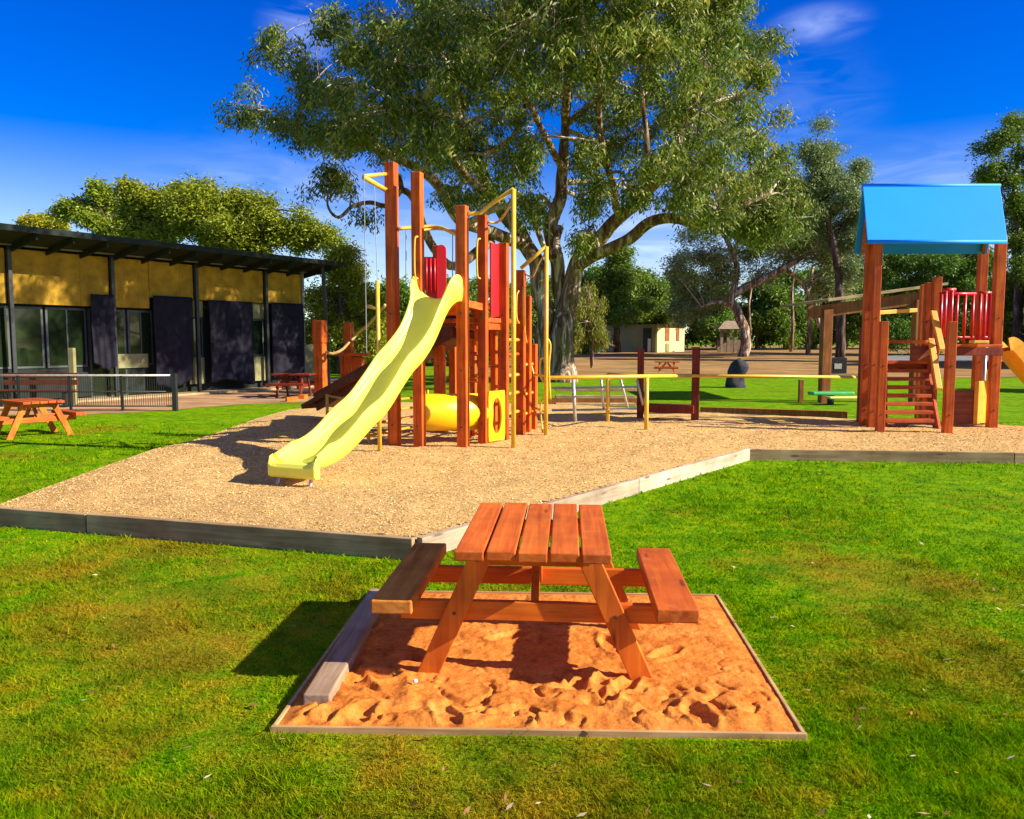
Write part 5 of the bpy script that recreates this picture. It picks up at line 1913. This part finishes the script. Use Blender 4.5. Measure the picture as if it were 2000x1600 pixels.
make_tree('gum_tree', 'huge spreading gum tree with pale and dark limbs behind the play tower', YB, limbs, blobs, 'leaf_gum', 'bark',
          depth=2.4, sprays=8400, nl=30, L=.21, W=.058, droop=.5, spread=.14, length=.62, seed=4,
          extra=[(1.9, 18.7, 11.6, 1.5), (3.0, 20.7, 11.8, 1.6), (4.2, 22.7, 12.2, 1.7), (.6, 17.2, 12.0, 1.3), (3.6, 19.2, 13.2, 1.5), (5.4, 21.6, 13.4, 1.6), (2.2, 20.2, 12.9, 1.3), (6.0, 24.5, 12.6, 1.6)])  # extra: unseen leaf clumps added above the view to shade the pavilion

# root flare and hanging bark beside the big trunk belong to the trunk; a smaller second trunk stands right behind it
G_BACK = 'trees behind the pavilion'
make_tree('tree', 'thin tree with open pale green crown, leftmost behind the pavilion roof', 50,
          [[(205, 700, 0, .25), (210, 470, 0, .16), (205, 430, 0, .10), (185, 385, 0, .05)], [(205, 440, 0, .1), (150, 410, 0, .05), (130, 400, 0, .03)], [(207, 440, 0, .1), (230, 400, 0, .05)]],
          [(185, 372, 34, 18, 0), (150, 398, 34, 16, 0), (125, 410, 16, 10, 0), (205, 392, 28, 16, 1), (210, 425, 26, 12, 1), (175, 425, 24, 10, -1), (205, 445, 36, 10, 0)],
          'leaf_bright', 'bark_dark', depth=1.6, sprays=600, nl=24, L=.26, W=.10, droop=.25, spread=.22, length=.5, group=G_BACK, seed=5)
make_tree('tree', 'bushy yellow green tree behind the middle of the pavilion roof', 46,
          [[(300, 720, 0, .4), (305, 480, 0, .25), (300, 420, 0, .15), (270, 380, 0, .08)], [(303, 450, 0, .15), (340, 400, 0, .08)]],
          [(262, 378, 34, 20, 0), (300, 392, 40, 24, 0), (255, 410, 26, 20, 1), (290, 425, 44, 24, 1), (330, 400, 36, 26, -1), (345, 375, 22, 14, 0), (270, 445, 44, 18, 0), (330, 445, 50, 20, 0), (300, 470, 60, 18, -1)],
          'leaf_bright', 'bark_dark', depth=2.4, sprays=1500, nl=22, L=.22, W=.09, droop=.25, spread=.24, length=.5, group=G_BACK, seed=6)
make_tree('tree', 'broad domed yellow green tree, tallest of those behind the pavilion roof', 44,
          [[(430, 720, 0, .5), (430, 500, 0, .3), (420, 440, 0, .2), (400, 400, 0, .1)], [(428, 470, 0, .2), (480, 420, 0, .1), (500, 400, 0, .06)]],
          [(400, 372, 36, 26, 0), (370, 400, 40, 34, -1), (425, 395, 50, 34, 0), (465, 400, 46, 30, 1), (500, 400, 40, 32, 0), (525, 430, 36, 30, 0), (380, 450, 60, 34, 1), (450, 445, 60, 36, -1),
           (520, 465, 50, 30, 1), (560, 455, 40, 24, 0), (590, 470, 34, 22, 1), (480, 485, 60, 24, 0), (620, 455, 36, 20, 1), (650, 470, 34, 26, 0), (600, 440, 24, 12, 0), (590, 415, 14, 8, 0)],
          'leaf_bright', 'bark_dark', depth=3.2, sprays=2600, nl=22, L=.20, W=.085, droop=.25, spread=.24, length=.5, group=G_BACK, seed=7)
make_tree('tree', 'ragged green tree standing between the pavilion corner and the slide', 40,
          [[(665, 745, 0, .3), (668, 640, 0, .2), (665, 560, 0, .14), (672, 500, 0, .08)], [(666, 600, 0, .14), (700, 560, 0, .07)], [(667, 620, 0, .12), (640, 570, 0, .06)]],
          [(670, 500, 34, 22, 0), (650, 530, 34, 28, 0), (690, 530, 30, 30, 0), (660, 570, 40, 26, 1), (705, 575, 26, 28, 0), (640, 610, 36, 28, 0), (690, 620, 40, 30, 1), (735, 590, 24, 24, 0), (735, 630, 26, 26, 1), (660, 650, 44, 26, -1), (715, 665, 40, 26, 0),
           (650, 700, 50, 26, 1), (720, 705, 50, 24, 1), (610, 650, 20, 40, 0), (615, 590, 16, 36, 0)],
          'leaf_bright', 'bark_dark', depth=2.6, sprays=1500, nl=24, L=.20, W=.07, droop=.35, spread=.22, length=.5, group=G_BACK, seed=8)
make_tree('tree', 'dark rounded evergreen seen just behind the tall tower posts', 48,
          [[(775, 740, 0, .3), (775, 640, 0, .2), (772, 590, 0, .1)]],
          [(772, 565, 26, 22, 0), (750, 590, 22, 26, 0), (795, 600, 34, 30, 0), (770, 640, 44, 34, 0), (840, 640, 40, 34, 1), (880, 600, 30, 30, 1), (800, 690, 60, 28, 0), (880, 680, 50, 34, 0), (930, 620, 30, 60, 0), (960, 690, 50, 30, 0), (985, 600, 26, 60, 1)],
          'leaf_green', 'bark_dark', depth=3, sprays=1400, nl=22, L=.26, W=.09, droop=.35, spread=.24, length=.5, group=G_BACK, seed=9)
tg = [(78, 431, 27, 11, 0), (60, 436, 18, 8, 0), (112, 438, 26, 7, 0), (78, 440, 40, 8, 0)]
make_tree('tree', 'rounded tree top just showing above the left end of the pavilion roof', 60,
          [[(78, 700, 0, .3), (78, 450, 0, .2), (78, 436, 0, .1)]], tg, 'leaf_bright', 'bark_dark', depth=1.5, sprays=420, nl=24, L=.24, W=.10, droop=.2, spread=.2, length=.3, group=G_BACK, seed=10)

G_FAR = 'trees on the far side of the bare earth'
make_tree('tree', 'leafy green tree hanging over the roof of the far shed', 66,
          [[(1205, 690, 3, .35), (1205, 620, 3, .25), (1200, 560, 2, .15), (1190, 520, 1, .08)]],
          [(1190, 520, 40, 26, 0), (1160, 560, 40, 30, 0), (1215, 560, 44, 30, 0), (1250, 590, 44, 28, 0), (1180, 600, 50, 26, -1), (1225, 612, 26, 12, -3), (1140, 620, 40, 34, 1), (1120, 580, 30, 44, 1), (1145, 670, 28, 20, 0), (1290, 600, 40, 30, 2), (1270, 560, 30, 22, 2), (1205, 490, 30, 14, 0)],
          'leaf_green', 'bark_dark', depth=3.0, sprays=2500, nl=22, L=.30, W=.10, droop=.4, spread=.25, length=.6, group=G_FAR, seed=11)
make_tree('tree', 'forked tree with pale twisting limbs right of the cream shed', 60,
          [[(1450, 688, 0, .42), (1455, 650, 0, .36), (1440, 610, 0, .34), (1428, 585, 0, .30), (1450, 565, 0, .30), (1500, 540, -.5, .26), (1545, 515, -1, .20), (1590, 490, -1, .14), (1640, 470, -1, .08)],
           [(1428, 590, 0, .26), (1438, 545, 0, .24), (1434, 500, 0, .20), (1420, 470, 0, .16), (1400, 445, 0, .12), (1385, 420, 0, .08)],
           [(1432, 500, 0, .16), (1450, 450, 0, .12), (1470, 400, 0, .07)],
           [(1440, 600, 0, .2), (1400, 590, 0, .14), (1370, 600, 0, .08)],
           [(1530, 525, -1, .16), (1560, 545, 0, .14), (1590, 590, 0, .16), (1600, 640, 0, .18)]],
          [(1390, 490, 50, 22, 0), (1345, 505, 44, 18, 0), (1310, 520, 24, 10, 0), (1400, 530, 50, 26, 1), (1350, 550, 44, 26, 1), (1460, 480, 44, 26, 1), (1480, 440, 50, 30, 0), (1520, 470, 44, 26, 0), (1440, 430, 36, 22, 0), (1560, 450, 50, 30, 0),
           (1520, 410, 50, 34, 1), (1600, 480, 44, 30, 1), (1640, 510, 44, 34, 0), (1580, 410, 40, 34, 0), (1380, 580, 50, 30, 2), (1340, 600, 40, 34, 2), (1650, 560, 40, 34, 0), (1660, 460, 36, 34, 0), (1610, 540, 30, 24, 1), (1420, 400, 44, 24, 1), (1470, 380, 44, 26, 0), (1540, 370, 44, 30, 0), (1500, 350, 40, 22, 1), (1370, 455, 40, 16, 0), (1550, 500, 50, 20, 0), (1480, 530, 44, 16, 2)],
          'leaf_pale', 'bark', depth=3.5, sprays=3700, nl=20, L=.26, W=.075, droop=.35, spread=.24, length=.8, group=G_FAR, seed=12)
make_tree('tree', 'tall olive tree with wispy top directly left of the blue roof', 56,
          [[(1640, 690, 0, .34), (1640, 560, 0, .26), (1625, 460, 0, .20), (1605, 380, 0, .12), (1590, 310, 0, .06), (1602, 245, 0, .02)], [(1620, 430, 0, .14), (1660, 380, 0, .08), (1682, 330, 0, .03)], [(1610, 400, 0, .12), (1570, 360, 0, .07)]],
          [(1605, 240, 14, 8, 0), (1615, 285, 28, 16, 0), (1590, 310, 34, 24, 0), (1625, 320, 30, 20, 0), (1580, 350, 44, 30, 0), (1630, 360, 40, 26, 0), (1665, 355, 30, 20, 0), (1682, 322, 12, 16, 0), (1600, 400, 50, 34, 0), (1655, 400, 44, 34, 0), (1560, 400, 40, 34, 1), (1680, 440, 34, 40, 1),
           (1640, 450, 50, 40, 1), (1690, 400, 20, 20, 0), (1680, 510, 34, 40, 0), (1575, 290, 12, 14, 0)],
          'leaf_pale', 'bark_dark', depth=3, sprays=3000, nl=24, L=.22, W=.065, droop=.35, spread=.24, length=.6, group=G_FAR, seed=13)
make_tree('tree', 'green leafy tree seen under the blue roof between the fort posts', 62,
          [[(1800, 690, 0, .3), (1800, 600, 0, .2), (1790, 540, 0, .1)]],
          [(1740, 520, 34, 30, 0), (1780, 500, 44, 22, 0), (1830, 515, 44, 26, 0), (1880, 510, 40, 26, 1), (1740, 580, 40, 34, 0), (1800, 570, 50, 34, 1), (1860, 570, 50, 40, 0), (1920, 560, 40, 50, 1), (1740, 640, 40, 34, 0), (1800, 640, 50, 34, 1), (1880, 640, 60, 34, 1), (1930, 500, 30, 30, 0), (1850, 490, 40, 18, 2)],
          'leaf_green', 'bark_dark', depth=4, sprays=3000, nl=22, L=.28, W=.10, droop=.35, spread=.3, length=.7, group=G_FAR, seed=14)
make_tree('tree', 'tall tree with layered dark tufts at the right edge behind the blue roof', 50,
          [[(1985, 690, 0, .32), (1988, 560, 0, .26), (1985, 440, 0, .2), (1985, 340, 0, .14), (1990, 270, 0, .08), (1995, 230, 0, .04)], [(1986, 360, 0, .1), (1960, 320, 0, .06), (1945, 290, 0, .03)], [(1986, 420, 0, .1), (1950, 370, 0, .06), (1930, 350, 0, .03)], [(1987, 400, 0, .12), (2030, 340, 0, .07)]],
          [(1990, 238, 30, 14, 0), (1955, 272, 34, 14, 0), (1930, 285, 22, 10, 0), (1945, 325, 34, 14, 0), (1925, 345, 20, 12, 0), (1965, 350, 30, 16, 0), (2010, 300, 30, 20, 0), (2040, 340, 40, 30, 0), (1985, 400, 26, 30, 0), (2020, 420, 30, 40, 0), (1985, 460, 26, 34, 0),
           (1985, 530, 34, 40, 0), (2030, 540, 40, 60, 0), (1975, 600, 30, 50, 1), (2030, 640, 50, 50, 1), (1980, 650, 30, 30, 1)],
          'leaf_green', 'bark_dark', depth=2.5, sprays=2700, nl=22, L=.22, W=.08, droop=.3, spread=.22, length=.5, group=G_FAR, seed=15)
make_tree('tree', 'drooping pale green sapling beside the left end of the far shed', 45,
          [[(1156, 698, 0, .09), (1157, 660, 0, .07), (1155, 610, 0, .05), (1150, 560, 0, .03)]],
          [(1148, 565, 30, 22, 0), (1128, 600, 30, 26, 0), (1168, 600, 26, 30, 0), (1122, 645, 22, 26, 0), (1170, 645, 20, 24, 0), (1146, 630, 22, 30, 0)],
          'leaf_olive', 'bark', depth=1.3, sprays=520, nl=22, L=.17, W=.04, droop=.8, spread=.10, length=.6, group=G_FAR, seed=16)

# a row of taller background trees, one built and then copied
proto = make_tree('background_tree', 'dense green tree in the far row, behind the roof of the cream shed', 84,
                  [[(1500, 689, 0, .32), (1502, 640, 0, .26), (1498, 600, 0, .16), (1505, 560, 0, .08)], [(1500, 625, 0, .18), (1530, 590, 0, .08)], [(1500, 635, 0, .16), (1470, 600, 0, .08)]],
                  [(1500, 555, 40, 26, 0), (1470, 585, 36, 26, 0), (1530, 580, 40, 28, 0), (1500, 610, 50, 28, 0), (1455, 625, 34, 26, 0), (1545, 625, 34, 28, 0), (1500, 645, 60, 20, 0)],
                  'leaf_green', 'bark', depth=4, sprays=1300, nl=22, L=.42, W=.15, droop=.35, spread=.34, length=.8, group='row of background trees', seed=21)
spots = [(1330, 84, 1.0, 0), (1402, 80, .82, 1.3), (1478, 86, .9, 2.4), (1535, 82, .98, .6), (1590, 90, 1.1, 4.0), (1652, 84, .95, 5.1), (1722, 92, 1.15, 1.9), (1792, 86, .9, 3.0), (1866, 92, 1.05, .3), (1940, 84, .9, 2.0),
         (2020, 90, 1.1, 4.4), (1095, 90, 1.0, 1.0), (1160, 94, 1.15, 5.6), (1240, 92, 1.1, 3.4), (1020, 88, .9, 2.9), (940, 84, .9, .9), (860, 88, .95, 4.9), (770, 84, .8, 1.6), (690, 84, .75, 2.2), (2100, 84, 1.0, 3.3)]
lab2 = ['', 'leafy tree in the far row, between the cream shed and the timber hut', 'leafy tree in the far row, just right of the timber hut', 'dense tree in the far row, halfway from hut to shelter',
        'tall dense tree in the far row, left of the shelter beam', 'dense tree in the far row, above the sloping shelter beam', 'tree in the far row, seen through the left side of the fort',
        'tree in the far row, seen above the fort stairs', 'tree in the far row, seen through the red balusters', 'tree in the far row, between the two right fort posts',
        'tree in the far row, at the right edge past the fort slide', 'tree in the far row, immediately right of the big trunk', 'tree in the far row, behind the left end of the shed', 'tree in the far row, behind the middle of the shed',
        'tree in the far row, just left of the big trunk', 'tree in the far row, behind the red panelled posts', 'tree in the far row, behind the tunnel posts', 'tree in the far row, glimpsed under the slide', 'tree in the far row, between pavilion corner and slide', 'tree in the far row, outermost at the right']
px0 = proto.location.copy()
for i, (px, Y, s, rz) in enumerate(spots):
    o = proto if i == 0 else copy_tree(proto, None, lab2[i])
    o.location = (P(px, 680, Y).x, Y, hz(Y))
    o.scale = (s, s, s)
    o.rotation_euler = (0, 0, rz)

# trees just outside the frame on the right: they shade the far lawn and are mirrored in the pavilion windows
for (x_, y_, s_, rz, lab) in ((22.5, 26.0, .50, .4, 'spreading tree beyond the right edge of the photo, shading the far lawn'),
                              (34, 20, .9, 2.0, 'large tree well beyond the right edge of the photo, mirrored in the windows'),
                              (38, 33, 1.0, 3.2, 'large tree far to the right of the play fort, outside the photo'),
                              (33, 46, 1.0, 4.2, 'large tree behind and right of the play fort, outside the photo')):
    o = copy_tree(proto, None, lab)
    o['group'] = 'trees standing to the right of the playground'
    o.location = (x_, y_, hz(y_))
    o.scale = (s_, s_, s_)
    o.rotation_euler = (0, 0, rz)

# pale trunks standing in the shade on the right
k = 0
for (px, Y, r, h, lab) in ((1545, 70, .16, 8, 'slim pale bare trunk in the shade left of the shelter'), (1462, 66, .14, 6, 'thin pale bare trunk just right of the timber hut'),
                           (1578, 64, .2, 7, 'darker bare trunk close beside the shelter beam end')):
    q = P(px, 680, Y)
    o = MB().tube([(0, 0, -.1), (.1, 0, h * .3), (-.05, .1, h * .65), (.2, 0, h)], [r, r * .85, r * .7, r * .5], 10).build('bare_tree', M['bark'], smooth=True)
    o.location = (q.x, Y, hz(Y))
    tag(o, lab, 'tree', 'bare trunks in the shade')
